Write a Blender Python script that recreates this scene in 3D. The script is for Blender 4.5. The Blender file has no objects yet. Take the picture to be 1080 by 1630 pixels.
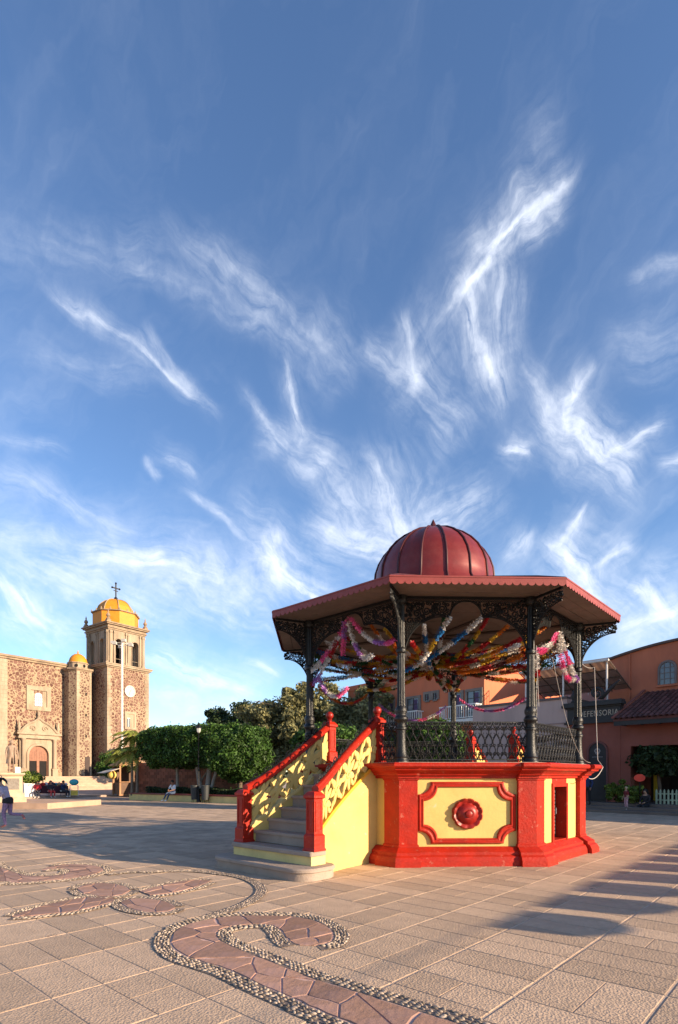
import bpy, bmesh, math, random
import numpy as np
from mathutils import Vector, Matrix

rnd = random.Random(7)
C = bpy.context.scene.collection
SC = bpy.context.scene
rad, sin, cos, pi = math.radians, math.sin, math.cos, math.pi

# ------------------------------------------------------------------ camera
cam = bpy.data.cameras.new('camera')
cam_o = bpy.data.objects.new('camera', cam); C.objects.link(cam_o)
cam_o.location = (0, 0, 1.65)
cam_o.rotation_euler = (rad(90), 0, 0)
cam.sensor_width = 36; cam.lens = 880 / 1630 * 36
cam.shift_y = (1235 - 815) / 1630
cam.clip_end = 5000; cam.clip_start = 0.05
SC.camera = cam_o

# ------------------------------------------------------------------ sun + sky
SUN_EL = 15.5
SUN_AZ = math.atan2(.905, -.425)          # clockwise from +Y
sun_dir = Vector((sin(SUN_AZ) * cos(rad(SUN_EL)), cos(SUN_AZ) * cos(rad(SUN_EL)), sin(rad(SUN_EL))))
sun = bpy.data.lights.new('sun', 'SUN'); sun.energy = 5.0; sun.angle = rad(0.35); sun.color = (1.0, .79, .55)
sun_o = bpy.data.objects.new('sun', sun); C.objects.link(sun_o)
sun_o.rotation_euler = sun_dir.to_track_quat('Z', 'Y').to_euler()
sun_o.location = sun_dir * 60

def split_streaks(c):
    out = []
    for (a, e, g, l, w, i, b) in c:
        if i >= .5: out += [(a, e, g, l, w * .55, i * .74, b * 1.7), (a, e, g, l * 1.2, w * 2.0, i * .28, b * .5)]
        else: out.append((a, e, g, l * 1.1, w, i * .66, b))
    return out

def make_world():
    w = bpy.data.worlds.new('World'); SC.world = w; w.use_nodes = True
    nt = w.node_tree; N = nt.nodes; L = nt.links; N.clear()
    def node(t, **k):
        n = N.new(t)
        for a, b in k.items(): setattr(n, a, b)
        return n
    def math_(op, a, b=None, c=None):
        n = node('ShaderNodeMath', operation=op)
        for i, v in enumerate((a, b, c)):
            if v is None: continue
            if isinstance(v, (int, float)): n.inputs[i].default_value = v
            else: L.new(v, n.inputs[i])
        return n.outputs[0]
    out = node('ShaderNodeOutputWorld'); bg = node('ShaderNodeBackground')
    sky = node('ShaderNodeTexSky', sky_type='NISHITA', sun_disc=False)
    sky.sun_elevation = rad(SUN_EL); sky.sun_rotation = SUN_AZ
    sky.altitude = 1200; sky.air_density = 1.0; sky.dust_density = .6; sky.ozone_density = 2.2
    tc = node('ShaderNodeTexCoord')
    sep = node('ShaderNodeSeparateXYZ'); L.new(tc.outputs['Generated'], sep.inputs[0])
    az = math_('MULTIPLY', math_('ARCTAN2', sep.outputs[0], sep.outputs[1]), 57.2958)
    el = math_('MULTIPLY', math_('ARCSINE', sep.outputs[2]), 57.2958)
    comb = node('ShaderNodeCombineXYZ'); L.new(az, comb.inputs[0]); L.new(el, comb.inputs[1])
    base = comb.outputs[0]
    # turbulence that frays every streak
    def warp(vec, scale, amt, detail):
        n = node('ShaderNodeTexNoise', noise_dimensions='2D'); n.inputs['Scale'].default_value = scale
        n.inputs['Detail'].default_value = detail; n.inputs['Roughness'].default_value = .62
        L.new(vec, n.inputs['Vector'])
        s = node('ShaderNodeVectorMath', operation='SUBTRACT'); L.new(n.outputs['Color'], s.inputs[0]); s.inputs[1].default_value = (.5, .5, .5)
        m = node('ShaderNodeVectorMath', operation='MULTIPLY_ADD'); L.new(s.outputs[0], m.inputs[0])
        m.inputs[1].default_value = (amt, amt, 0); L.new(vec, m.inputs[2])
        return m.outputs[0]
    wv = warp(warp(base, .12, 2.6, 2), .6, .5, 5)
    def noise(vec, sx, sy, rot, detail, rough=.6):
        mp = node('ShaderNodeMapping', vector_type='TEXTURE'); L.new(vec, mp.inputs['Vector'])
        mp.inputs['Rotation'].default_value = (0, 0, rad(rot)); mp.inputs['Scale'].default_value = (1 / sx, 1 / sy, 1)
        n = node('ShaderNodeTexNoise', noise_dimensions='2D'); n.inputs['Scale'].default_value = 1
        n.inputs['Detail'].default_value = detail; n.inputs['Roughness'].default_value = rough
        L.new(mp.outputs[0], n.inputs['Vector'])
        return n.outputs['Fac']
    wv3 = warp(wv, .30, .8, 3)
    puff = noise(wv, .42, .42, 0, 6, .62)
    wsep = node('ShaderNodeSeparateXYZ'); L.new(wv, wsep.inputs[0]); waz, wel = wsep.outputs[0], wsep.outputs[1]
    streaks = None
    for cl in range(8):                       # streaks of about the same direction share one set of fibres
        acc = None
        for (ca, ce, ang, hl, wd, inten, bend) in CIRRUS:
            if int(((ang % 180) + 11.25) // 22.5) % 8 != cl: continue
            c_, s_ = cos(rad(ang)), sin(rad(ang)); hl_, wd_ = hl * 1.12, wd * 1.2
            sx = math_('MULTIPLY_ADD', wel, s_ / hl_, math_('MULTIPLY_ADD', waz, c_ / hl_, -(ca * c_ + ce * s_) / hl_))
            sy = math_('MULTIPLY_ADD', wel, c_ / wd_, math_('MULTIPLY_ADD', waz, -s_ / wd_, (ca * s_ - ce * c_) / wd_))
            x2 = math_('MULTIPLY', sx, sx)
            y = math_('MULTIPLY_ADD', x2, bend, sy) if bend else sy
            d = math_('MULTIPLY_ADD', x2, x2, math_('MULTIPLY', y, y))
            p = math_('POWER', .34, d)
            acc = math_('MULTIPLY_ADD', p, inten, acc if acc is not None else 0.0)
        if acc is None: continue
        f1 = noise(wv3, .17, 1.25, cl * 22.5, 8, .62)
        fib = math_('MULTIPLY', math_('MULTIPLY_ADD', f1, 3.0, -.80), math_('MULTIPLY_ADD', puff, 2.9, -.50))
        fib = math_('MULTIPLY_ADD', math_('MAXIMUM', fib, .0), 1.0, .13)
        streaks = math_('MULTIPLY_ADD', acc, fib, streaks if streaks is not None else 0.0)
    wv2 = warp(base, .09, 9.0, 4)
    # thin veil everywhere, thicker towards the horizon
    v1 = noise(wv2, .035, .10, 30, 6)
    v2 = noise(wv2, .10, .34, 40, 7)
    veil = math_('MULTIPLY', math_('MAXIMUM', math_('MULTIPLY_ADD', v1, 3.2, -1.35), 0), math_('MULTIPLY', v2, v2))
    low = math_('MAXIMUM', math_('MULTIPLY_ADD', el, -.022, 1.0), .22)
    veil = math_('MULTIPLY', math_('MULTIPLY', veil, low), .75)
    dens = math_('ADD', streaks, veil)
    # soft saturation 1-exp(-k d)
    dens = math_('SUBTRACT', 1.0, math_('POWER', .27, dens))
    dens = math_('MULTIPLY', dens, .95)
    hs = node('ShaderNodeHueSaturation'); hs.inputs['Saturation'].default_value = SKY_SAT; hs.inputs['Value'].default_value = SKY_VAL
    hs.inputs['Hue'].default_value = SKY_HUE
    L.new(sky.outputs[0], hs.inputs['Color'])
    mix = node('ShaderNodeMix', data_type='RGBA'); L.new(dens, mix.inputs['Factor'])
    L.new(hs.outputs[0], mix.inputs['A']); mix.inputs['B'].default_value = CLOUD_COL
    L.new(mix.outputs['Result'], bg.inputs['Color']); bg.inputs['Strength'].default_value = SKY_STR
    L.new(bg.outputs[0], out.inputs[0])
    w.cycles.sampling_method = 'MANUAL'; w.cycles.sample_map_resolution = 512
SKY_STR, SKY_SAT, SKY_VAL, SKY_HUE = .120, 1.08, 1.0, .505
CLOUD_COL = (4.7, 4.95, 5.45, 1)
CIRRUS = [
    (18.38, 43.4, -162.8, 3.58, 0.51, 1.0, 0.6), (14.26, 41.3, -142.7, 2.77, 0.51, 1.0, 0.9), (13.69, 37.7, -63.0, 3.18, 0.89, 0.62, -0.9), (16.61, 38.75, -87.0, 2.86, 1.6, 0.38, 0),
    (17.58, 43.84, -147.6, 4.2, 1.9, 0.22, 0.5), (19.96, 42.71, -163.4, 1.8, 0.37, 0.35, 0.3), (15.71, 34.53, -69.4, 2.15, 1.2, 0.35, 0), (7.38, 37.21, -64.7, 2.1, 0.53, 0.46, 0.5),
    (5.67, 36.6, -23.6, 2.64, 0.96, 0.4, 0.3), (9.18, 34.27, -48.5, 4.07, 2.36, 0.28, 0), (8.39, 37.53, -135.4, 2.68, 1.84, 0.15, 0), (22.67, 31.45, -94.7, 1.68, 0.47, 1.1, -1.0),
    (24.62, 28.45, -42.5, 2.99, 0.78, 0.85, -0.9), (28.45, 27.82, 21.4, 2.03, 0.4, 0.7, -0.6), (24.91, 27.8, -40.6, 3.87, 1.78, 0.4, 0.3), (31.29, 25.6, 4.1, 0.95, 0.41, 0.9, 0),
    (23.56, 32.83, -144.3, 1.41, 0.56, 0.5, 0.3), (17.93, 29.41, -22.3, 1.59, 0.54, 0.65, 0.6), (20.54, 32.74, -54.0, 2.43, 1.03, 0.35, 0.3), (21.12, 30.9, -53.5, 1.91, 0.95, 0.28, 0),
    (30.31, 38.37, -1.7, 1.7, 0.64, 0.3, 0), (29.29, 34.13, -6.7, 2.74, 1.47, 0.2, 0), (-20.09, 36.07, -20.5, 4.65, 0.34, 0.65, 0.8), (-25.08, 37.68, -19.5, 2.12, 0.39, 0.32, 0.3),
    (-17.19, 35.69, -33.8, 1.97, 0.32, 0.4, -0.3), (-14.33, 33.97, -27.5, 1.72, 0.46, 0.18, 0), (-7.98, 40.43, -20.2, 6.77, 1.3, 0.27, 0.5), (-13.84, 39.82, -8.0, 6.78, 0.68, 0.18, 0.4),
    (-0.65, 37.65, -36.0, 2.41, 2.09, 0.15, 0), (-4.55, 34.11, -69.7, 2.8, 0.5, 0.5, 0.3), (-7.44, 32.34, -52.8, 1.8, 0.44, 0.42, 0.2), (-3.56, 30.42, -19.8, 3.44, 1.34, 0.4, 0.3),
    (-1.62, 28.28, -34.1, 3.53, 1.17, 0.3, 0), (-18.24, 27.62, -58.6, 0.79, 0.33, 0.4, 0.3), (-16.15, 28.19, -27.9, 1.56, 0.42, 0.5, 0.2), (-12.79, 24.79, -30.0, 2.5, 0.45, 0.32, 0.4),
    (-9.04, 34.15, -44.0, 1.77, 0.49, 0.15, 0), (-29.31, 27.5, 2.8, 2.23, 0.49, 0.25, 0.2), (-26.33, 23.83, -12.0, 5.32, 0.98, 0.3, 0.4), (-18.47, 20.14, -0.3, 5.97, 1.27, 0.7, 0.5),
    (-29.42, 15.14, -33.9, 3.12, 1.23, 0.7, 0.3), (-10.43, 19.02, -35.8, 4.07, 1.41, 0.4, 0.3), (-6.87, 20.97, -77.1, 1.72, 0.84, 1.0, 0.2), (-4.53, 19.5, -22.0, 3.83, 0.88, 1.1, 0.4),
    (-23.63, 17.15, -13.4, 6.14, 1.36, 0.45, 0.3), (-13.61, 17.2, -19.0, 5.51, 1.42, 0.38, 0.3), (-27.72, 20.21, -7.3, 3.85, 1.28, 0.35, 0), (-25.38, 16.17, -78.6, 0.67, 0.74, 0.3, 0),
    (5.09, 25.7, -70.2, 4.1, 1.41, 0.55, 0.4), (10.57, 24.36, 25.7, 4.53, 1.75, 0.45, 0.5), (2.75, 22.7, -24.6, 4.81, 1.52, 0.6, 0.3), (2.44, 24.64, -45.9, 3.04, 1.77, 0.3, 0),
    (7.76, 25.5, -116.6, 2.86, 1.59, 0.25, 0), (17.61, 21.47, 37.2, 1.67, 0.54, 0.55, 0.3), (23.19, 19.27, -49.6, 2.76, 1.1, 0.95, 0.5), (22.6, 22.17, -138.6, 1.74, 0.5, 0.55, 0.5),
    (26.16, 19.89, 15.3, 1.49, 0.45, 0.6, 0.3), (24.44, 17.5, -72.3, 1.77, 1.01, 0.5, 0), (29.93, 15.42, -42.1, 2.8, 1.08, 0.7, 0.2), (29.8, 13.93, 27.9, 2.49, 1.13, 0.6, 0.2),
    (30.56, 18.27, 4.9, 1.45, 0.85, 0.3, 0), (26.81, 14.5, -43.9, 1.8, 1.12, 0.3, 0), (-15.66, 10.5, -18.4, 3.34, 0.95, 0.6, 0.3), (-11.23, 8.85, -12.3, 2.56, 0.62, 0.6, 0.3),
    (-8.08, 10.64, -24.8, 1.41, 0.5, 0.5, 0.2), (-13.29, 6.88, -8.0, 5.58, 0.86, 0.4, 0), (-28.52, 13.17, -3.4, 3.02, 0.99, 0.35, 0), (-7.43, 23.4, -27.4, 3.24, 1.8, 0.25, 0),
    (-23.72, 34.14, -177.8, 4.9, 1.06, 0.12, 0), (-24.89, 40.83, 10.2, 6.75, 1.19, 0.12, 0.2),
]

CIRRUS = split_streaks(CIRRUS)
make_world()
vs = SC.view_settings
SC.display_settings.display_device = 'sRGB'
vs.view_transform = 'Standard'; vs.look = 'None'; vs.exposure = 1.12; vs.gamma = 1; vs.use_curve_mapping = False
SC.cycles.max_bounces = 6; SC.cycles.diffuse_bounces = 3; SC.cycles.glossy_bounces = 3
SC.cycles.transparent_max_bounces = 6; SC.cycles.caustics_reflective = False; SC.cycles.caustics_refractive = False

# ------------------------------------------------------------------ helpers
class MB:
    """collects verts / faces / material indices of ONE mesh"""
    def __init__(s): s.v, s.f, s.m = [], [], []
    def add(s, verts, faces, mi=0):
        o = len(s.v); s.v.extend(tuple(v) for v in verts)
        for f in faces: s.f.append(tuple(i + o for i in f)); s.m.append(mi)
        return s
    def box(s, x0, x1, y0, y1, z0, z1, mi=0, T=None):
        vs_ = [(x0, y0, z0), (x1, y0, z0), (x1, y1, z0), (x0, y1, z0), (x0, y0, z1), (x1, y0, z1), (x1, y1, z1), (x0, y1, z1)]
        if T: vs_ = [T(*p) for p in vs_]
        return s.add(vs_, [(3, 2, 1, 0), (4, 5, 6, 7), (0, 1, 5, 4), (1, 2, 6, 5), (2, 3, 7, 6), (3, 0, 4, 7)], mi)
    def bbox(s, x0, x1, y0, y1, z0, z1, b=.01, mi=0):
        """box with chamfered top edges"""
        return s.loft([[(x0, y0, z0), (x1, y0, z0), (x1, y1, z0), (x0, y1, z0)],
                       [(x0, y0, z1 - b), (x1, y0, z1 - b), (x1, y1, z1 - b), (x0, y1, z1 - b)],
                       [(x0 + b, y0 + b, z1), (x1 - b, y0 + b, z1), (x1 - b, y1 - b, z1), (x0 + b, y1 - b, z1)]], mi)
    def loft(s, rings, mi=0, caps=True, closed=True):
        n = len(rings[0]); vs_ = [p for r in rings for p in r]; fs = []
        for k in range(len(rings) - 1):
            for i in range(n if closed else n - 1):
                j = (i + 1) % n
                fs.append((k * n + i, k * n + j, (k + 1) * n + j, (k + 1) * n + i))
        if caps and closed:
            fs.append(tuple(reversed(range(n)))); fs.append(tuple((len(rings) - 1) * n + i for i in range(n)))
        return s.add(vs_, fs, mi)
    def prism(s, poly, z0, z1, mi=0, T=None):
        a = [(p[0], p[1], z0) for p in poly]; b = [(p[0], p[1], z1) for p in poly]
        if T: a = [T(*p) for p in a]; b = [T(*p) for p in b]
        return s.loft([a, b], mi)
    def tube(s, pts, r, n=5, mi=0, closed=False, caps=True):
        P = [Vector(p) for p in pts]; m = len(P)
        rs = r if isinstance(r, (list, tuple)) else [r] * m
        rings = []; ref = None
        for i in range(m):
            if closed: t = P[(i + 1) % m] - P[i - 1]
            else: t = P[min(i + 1, m - 1)] - P[max(i - 1, 0)]
            t = t.normalized() if t.length > 1e-9 else Vector((0, 0, 1))
            if ref is None:
                ref = t.cross(Vector((0, 0, 1)))
                if ref.length < .1: ref = t.cross(Vector((1, 0, 0)))
            ref = (ref - t * ref.dot(t))
            ref = ref.normalized() if ref.length > 1e-6 else t.orthogonal().normalized()
            b = t.cross(ref)
            rings.append([tuple(P[i] + (ref * cos(2 * pi * k / n) + b * sin(2 * pi * k / n)) * rs[i]) for k in range(n)])
        if closed:
            rings.append(rings[0]); return s.loft(rings, mi, caps=False)
        return s.loft(rings, mi, caps=caps)
    def lathe(s, prof, n=16, c=(0, 0), mi=0, rot=0, flute=0.0):
        rings = []
        for r, z in prof:
            ring = []
            for k in range(n):
                rr = max(r, 1e-4) * (1 - (flute if k % 2 else 0))
                a = rot + 2 * pi * k / n
                ring.append((c[0] + rr * cos(a), c[1] + rr * sin(a), z))
            rings.append(ring)
        return s.loft(rings, mi)
    def ball(s, c, r, nu=12, nv=7, mi=0):
        rx, ry, rz = r if isinstance(r, (tuple, list)) else (r, r, r)
        rings = []
        for j in range(nv + 1):
            t = -pi / 2 + pi * j / nv; q = max(cos(t), .01)
            rings.append([(c[0] + rx * q * cos(2 * pi * k / nu), c[1] + ry * q * sin(2 * pi * k / nu), c[2] + rz * sin(t)) for k in range(nu)])
        return s.loft(rings, mi)
    def mesh(s, name):
        me = bpy.data.meshes.new(name); me.from_pydata(s.v, [], s.f)
        if any(s.m): me.polygons.foreach_set('material_index', s.m)
        return me
    def build(s, name, mats, parent=None, smooth=0, loc=None, kind=None):
        me = s.mesh(name)
        for m in (mats if isinstance(mats, (list, tuple)) else [mats]): me.materials.append(m)
        bm = bmesh.new(); bm.from_mesh(me); bmesh.ops.recalc_face_normals(bm, faces=bm.faces); bm.to_mesh(me); bm.free()
        if smooth:
            me.polygons.foreach_set('use_smooth', [True] * len(me.polygons))
            if smooth != 1: me.set_sharp_from_angle(angle=rad(smooth))
        o = bpy.data.objects.new(name, me); C.objects.link(o)
        if parent is not None: o.parent = parent
        if loc: o.location = loc
        if kind: o['kind'] = kind
        return o

def link_copy(o, parent=None, loc=None, rot=None):
    c = o.copy(); C.objects.link(c)
    if parent is not None: c.parent = parent
    if loc is not None: c.location = loc
    if rot is not None: c.rotation_euler = rot
    return c
def copy_tree(o, parent=None, kids=None):
    if kids is None:
        kids = {}
        for x in bpy.data.objects:
            if x.parent: kids.setdefault(x.parent.name, []).append(x)
    c = o.copy(); C.objects.link(c)
    if parent is not None: c.parent = parent
    for ch in kids.get(o.name, []): copy_tree(ch, c, kids)
    return c
def tag(o, label=None, cat=None, group=None, kind=None):
    if label: o['label'] = label
    if cat: o['category'] = cat
    if group: o['group'] = group
    if kind: o['kind'] = kind
    return o
def thing(name, label, cat, loc=(0, 0, 0), rz=0, group=None):
    o = bpy.data.objects.new(name, None); C.objects.link(o)
    o.location = loc; o.rotation_euler = (0, 0, rz); o.empty_display_size = .2
    return tag(o, label, cat, group)

# ------------------------------------------------------------------ materials
def M(name, col, rough=.75, var=.18, scale=3.0, bump=0.0, bscale=40.0, metal=0.0, spec=.4, stain=None, sscale=1.2, samt=.6,
      island=0.0, trans=0.0, chips=None, chscale=9.0, chth=.66, coat=0.0, vor=0.0, streak=False, ramp=(.45, .72)):
    m = bpy.data.materials.new(name); m.use_nodes = True
    nt = m.node_tree; N = nt.nodes; L = nt.links; b = N['Principled BSDF']
    b.inputs['Roughness'].default_value = rough; b.inputs['Metallic'].default_value = metal
    b.inputs['Specular IOR Level'].default_value = spec
    if coat: b.inputs['Coat Weight'].default_value = coat; b.inputs['Coat Roughness'].default_value = .15
    tc = N.new('ShaderNodeTexCoord'); vec = tc.outputs['Object']
    if streak:
        mp = N.new('ShaderNodeMapping'); mp.inputs['Scale'].default_value = (1, 1, .22); L.new(vec, mp.inputs[0]); svec = mp.outputs[0]
    else: svec = vec
    no = N.new('ShaderNodeTexNoise'); no.inputs['Scale'].default_value = scale; no.inputs['Detail'].default_value = 8
    no.inputs['Roughness'].default_value = .65; L.new(svec, no.inputs['Vector'])
    mr = N.new('ShaderNodeMapRange'); L.new(no.outputs['Fac'], mr.inputs[0])
    mr.inputs[1].default_value = .3; mr.inputs[2].default_value = .7; mr.inputs[3].default_value = 1 - var; mr.inputs[4].default_value = 1 + var
    val = mr.outputs[0]
    if island:
        g = N.new('ShaderNodeNewGeometry'); oi = N.new('ShaderNodeObjectInfo')
        ad = N.new('ShaderNodeMath'); ad.operation = 'ADD'; L.new(g.outputs['Random Per Island'], ad.inputs[0]); L.new(oi.outputs['Random'], ad.inputs[1])
        fr = N.new('ShaderNodeMath'); fr.operation = 'FRACT'; L.new(ad.outputs[0], fr.inputs[0])
        r2 = N.new('ShaderNodeMapRange'); L.new(fr.outputs[0], r2.inputs[0]); r2.inputs[3].default_value = 1 - island; r2.inputs[4].default_value = 1 + island
        mu = N.new('ShaderNodeMath'); mu.operation = 'MULTIPLY'; L.new(val, mu.inputs[0]); L.new(r2.outputs[0], mu.inputs[1]); val = mu.outputs[0]
    rgb = N.new('ShaderNodeRGB'); rgb.outputs[0].default_value = (*col, 1)
    color = rgb.outputs[0]
    if stain:
        n2 = N.new('ShaderNodeTexNoise'); n2.inputs['Scale'].default_value = sscale; n2.inputs['Detail'].default_value = 9; n2.inputs['Roughness'].default_value = .7
        L.new(svec, n2.inputs['Vector'])
        r3 = N.new('ShaderNodeMapRange'); L.new(n2.outputs['Fac'], r3.inputs[0]); r3.inputs[1].default_value = ramp[0]; r3.inputs[2].default_value = ramp[1]
        r3.inputs[3].default_value = 0; r3.inputs[4].default_value = samt
        mx = N.new('ShaderNodeMix'); mx.data_type = 'RGBA'; L.new(r3.outputs[0], mx.inputs['Factor']); L.new(color, mx.inputs['A'])
        mx.inputs['B'].default_value = (*stain, 1); color = mx.outputs['Result']
    if chips:
        n5 = N.new('ShaderNodeTexNoise'); n5.inputs['Scale'].default_value = chscale; n5.inputs['Detail'].default_value = 10; n5.inputs['Roughness'].default_value = .72
        L.new(vec, n5.inputs['Vector'])
        r5 = N.new('ShaderNodeMapRange'); L.new(n5.outputs['Fac'], r5.inputs[0]); r5.inputs[1].default_value = chth; r5.inputs[2].default_value = chth + .03
        mx5 = N.new('ShaderNodeMix'); mx5.data_type = 'RGBA'; L.new(r5.outputs[0], mx5.inputs['Factor']); L.new(color, mx5.inputs['A'])
        mx5.inputs['B'].default_value = (*chips, 1); color = mx5.outputs['Result']
    vm = N.new('ShaderNodeVectorMath'); vm.operation = 'SCALE'; L.new(color, vm.inputs[0]); L.new(val, vm.inputs['Scale'])
    L.new(vm.outputs[0], b.inputs['Base Color'])
    if bump:
        n3 = N.new('ShaderNodeTexNoise'); n3.inputs['Scale'].default_value = bscale; n3.inputs['Detail'].default_value = 6; n3.inputs['Roughness'].default_value = .6
        L.new(vec, n3.inputs['Vector'])
        bp = N.new('ShaderNodeBump'); bp.inputs['Strength'].default_value = bump; bp.inputs['Distance'].default_value = .02
        h = n3.outputs['Fac']
        if vor:
            vo = N.new('ShaderNodeTexVoronoi'); vo.inputs['Scale'].default_value = vor; L.new(vec, vo.inputs['Vector'])
            a2 = N.new('ShaderNodeMath'); a2.operation = 'MULTIPLY_ADD'; L.new(vo.outputs['Distance'], a2.inputs[0]); a2.inputs[1].default_value = .9; L.new(h, a2.inputs[2]); h = a2.outputs[0]
        L.new(h, bp.inputs['Height']); L.new(bp.outputs[0], b.inputs['Normal'])
    if trans:
        out = N['Material Output']; tr = N.new('ShaderNodeBsdfTranslucent'); L.new(vm.outputs[0], tr.inputs['Color'])
        ms = N.new('ShaderNodeMixShader'); ms.inputs[0].default_value = trans
        L.new(b.outputs[0], ms.inputs[1]); L.new(tr.outputs[0], ms.inputs[2]); L.new(ms.outputs[0], out.inputs['Surface'])
    return m

def masonry(name, stone, mortar, scale, gap=.09, mortar_amt=1.0, bump=.6):
    """rubble masonry: rounded dark red stones set in pale mortar"""
    m = bpy.data.materials.new(name); m.use_nodes = True
    nt = m.node_tree; N = nt.nodes; L = nt.links; b = N['Principled BSDF']; b.inputs['Roughness'].default_value = .9
    b.inputs['Specular IOR Level'].default_value = .2
    tc = N.new('ShaderNodeTexCoord')
    nz = N.new('ShaderNodeTexNoise'); nz.inputs['Scale'].default_value = 2.2; nz.inputs['Detail'].default_value = 3; L.new(tc.outputs['Object'], nz.inputs['Vector'])
    mx = N.new('ShaderNodeMix'); mx.data_type = 'RGBA'; mx.blend_type = 'LINEAR_LIGHT'; mx.inputs['Factor'].default_value = .14
    L.new(tc.outputs['Object'], mx.inputs['A']); L.new(nz.outputs['Color'], mx.inputs['B'])
    v1 = N.new('ShaderNodeTexVoronoi'); v1.feature = 'DISTANCE_TO_EDGE'; v1.inputs['Scale'].default_value = scale; L.new(mx.outputs['Result'], v1.inputs['Vector'])
    v2 = N.new('ShaderNodeTexVoronoi'); v2.inputs['Scale'].default_value = scale; L.new(mx.outputs['Result'], v2.inputs['Vector'])
    # patches where mortar covers more of the stone
    n2 = N.new('ShaderNodeTexNoise'); n2.inputs['Scale'].default_value = .35; n2.inputs['Detail'].default_value = 5; L.new(tc.outputs['Object'], n2.inputs['Vector'])
    g = N.new('ShaderNodeMapRange'); L.new(n2.outputs['Fac'], g.inputs[0]); g.inputs[1].default_value = .35; g.inputs[2].default_value = .7
    g.inputs[3].default_value = gap; g.inputs[4].default_value = gap * (1 + 1.6 * mortar_amt)
    lo = N.new('ShaderNodeMath'); lo.operation = 'SUBTRACT'; L.new(v1.outputs['Distance'], lo.inputs[0]); L.new(g.outputs[0], lo.inputs[1])
    r = N.new('ShaderNodeMapRange'); L.new(lo.outputs[0], r.inputs[0]); r.inputs[1].default_value = -.015; r.inputs[2].default_value = .03
    sepc = N.new('ShaderNodeSeparateColor'); L.new(v2.outputs['Color'], sepc.inputs[0])
    ramp = N.new('ShaderNodeValToRGB'); L.new(sepc.outputs[0], ramp.inputs[0])
    e = ramp.color_ramp.elements
    e[0].color = (stone[0] * .62, stone[1] * .55, stone[2] * .55, 1); e[1].color = (stone[0] * 1.3, stone[1] * 1.35, stone[2] * 1.35, 1)
    k = e.new(.55); k.color = (*stone, 1)
    n4 = N.new('ShaderNodeTexNoise'); n4.inputs['Scale'].default_value = 1.3; n4.inputs['Detail'].default_value = 8; L.new(tc.outputs['Object'], n4.inputs['Vector'])
    mrt = N.new('ShaderNodeMix'); mrt.data_type = 'RGBA'; L.new(n4.outputs['Fac'], mrt.inputs['Factor'])
    mrt.inputs['A'].default_value = (mortar[0] * .72, mortar[1] * .68, mortar[2] * .62, 1); mrt.inputs['B'].default_value = (mortar[0] * 1.2, mortar[1] * 1.2, mortar[2] * 1.2, 1)
    cm = N.new('ShaderNodeMix'); cm.data_type = 'RGBA'; L.new(r.outputs[0], cm.inputs['Factor']); L.new(mrt.outputs['Result'], cm.inputs['A']); L.new(ramp.outputs[0], cm.inputs['B'])
    L.new(cm.outputs['Result'], b.inputs['Base Color'])
    bp = N.new('ShaderNodeBump'); bp.inputs['Strength'].default_value = bump; bp.inputs['Distance'].default_value = .06
    L.new(r.outputs[0], bp.inputs['Height']); L.new(bp.outputs[0], b.inputs['Normal'])
    return m

RED = M('red_paint', (.36, .016, .005), .5, .18, 5, .4, 22, spec=.25, stain=(.22, .02, .012), sscale=2.2, samt=.6, ramp=(.48, .72), chips=(.40, .085, .055), chscale=9, chth=.605)
RED_DARK = M('red_enamel', (.27, .013, .008), .42, .2, 6, .15, 30, spec=.35, stain=(.12, .01, .008), sscale=8, samt=.6)
YEL = M('yellow_plaster', (.62, .43, .135), .7, .07, 2.2, .18, 16, stain=(.50, .33, .09), sscale=1.4, samt=.6, ramp=(.5, .75), chips=(.55, .45, .25), chscale=5, chth=.635)
YEL_DEEP = M('deep_yellow_plaster', (.70, .36, .03), .7, .08, 2.2, .18, 16)
PALE_YEL = M('pale_yellow_plaster', (.66, .50, .20), .8, .12, 2, .2, 20, stain=(.35, .27, .14), sscale=1.5, samt=.4)
IRON = M('black_iron', (.007, .007, .0075), .5, .5, 9, .25, 60, spec=.28, stain=(.03, .028, .026), sscale=9, samt=.3, ramp=(.55, .8))
IRON_FLECKED = M('flecked_black_iron', (.007, .007, .0075), .38, .5, 12, .4, 50, spec=.35, stain=(.20, .185, .17), sscale=24, samt=.7, ramp=(.60, .72))  # black iron with small pale flecks scattered at random
DOME_RED = M('red_sheet_metal', (.17, .020, .016), .36, .14, 4, .06, 9, spec=.5, stain=(.24, .07, .055), sscale=2.4, samt=.4, metal=.2)
SEAM = M('dark_seam_metal', (.06, .012, .012), .45, .2, 6)
SOFFIT = M('weathered_board', (.21, .16, .13), .8, .2, 2.5, .2, 30, stain=(.16, .12, .09), sscale=1.8, samt=.6)
VAL = M('red_valance', (.22, .035, .03), .55, .16, 6, stain=(.2, .05, .04), sscale=3, samt=.5)
STAIR = M('grey_stair_stone', (.33, .255, .205), .85, .22, 4, .6, 26, stain=(.14, .11, .09), sscale=2, samt=.55)
SLAB = M('concrete_paver', (.47, .335, .23), .88, .22, 2.6, .32, 44, stain=(.33, .23, .155), sscale=.8, samt=.7, ramp=(.42, .7), island=.15, vor=52, chips=(.24, .165, .115), chscale=3.2, chth=.615)
MORTAR = M('pale_mortar', (.53, .39, .285), .92, .16, 6, .4, 60, stain=(.34, .25, .185), sscale=1.6, samt=.8, ramp=(.42, .66))
FLAG = M('pink_flagstone', (.35, .20, .138), .75, .2, 5, .4, 18, island=.3, stain=(.27, .17, .16), sscale=2.5, samt=.6)
FLAG_BED = M('flagstone_mortar', (.56, .37, .31), .9, .15, 8, .3, 40)
PEB = M('pebble', (.31, .24, .18), .7, .12, 30, island=.6)
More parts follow.
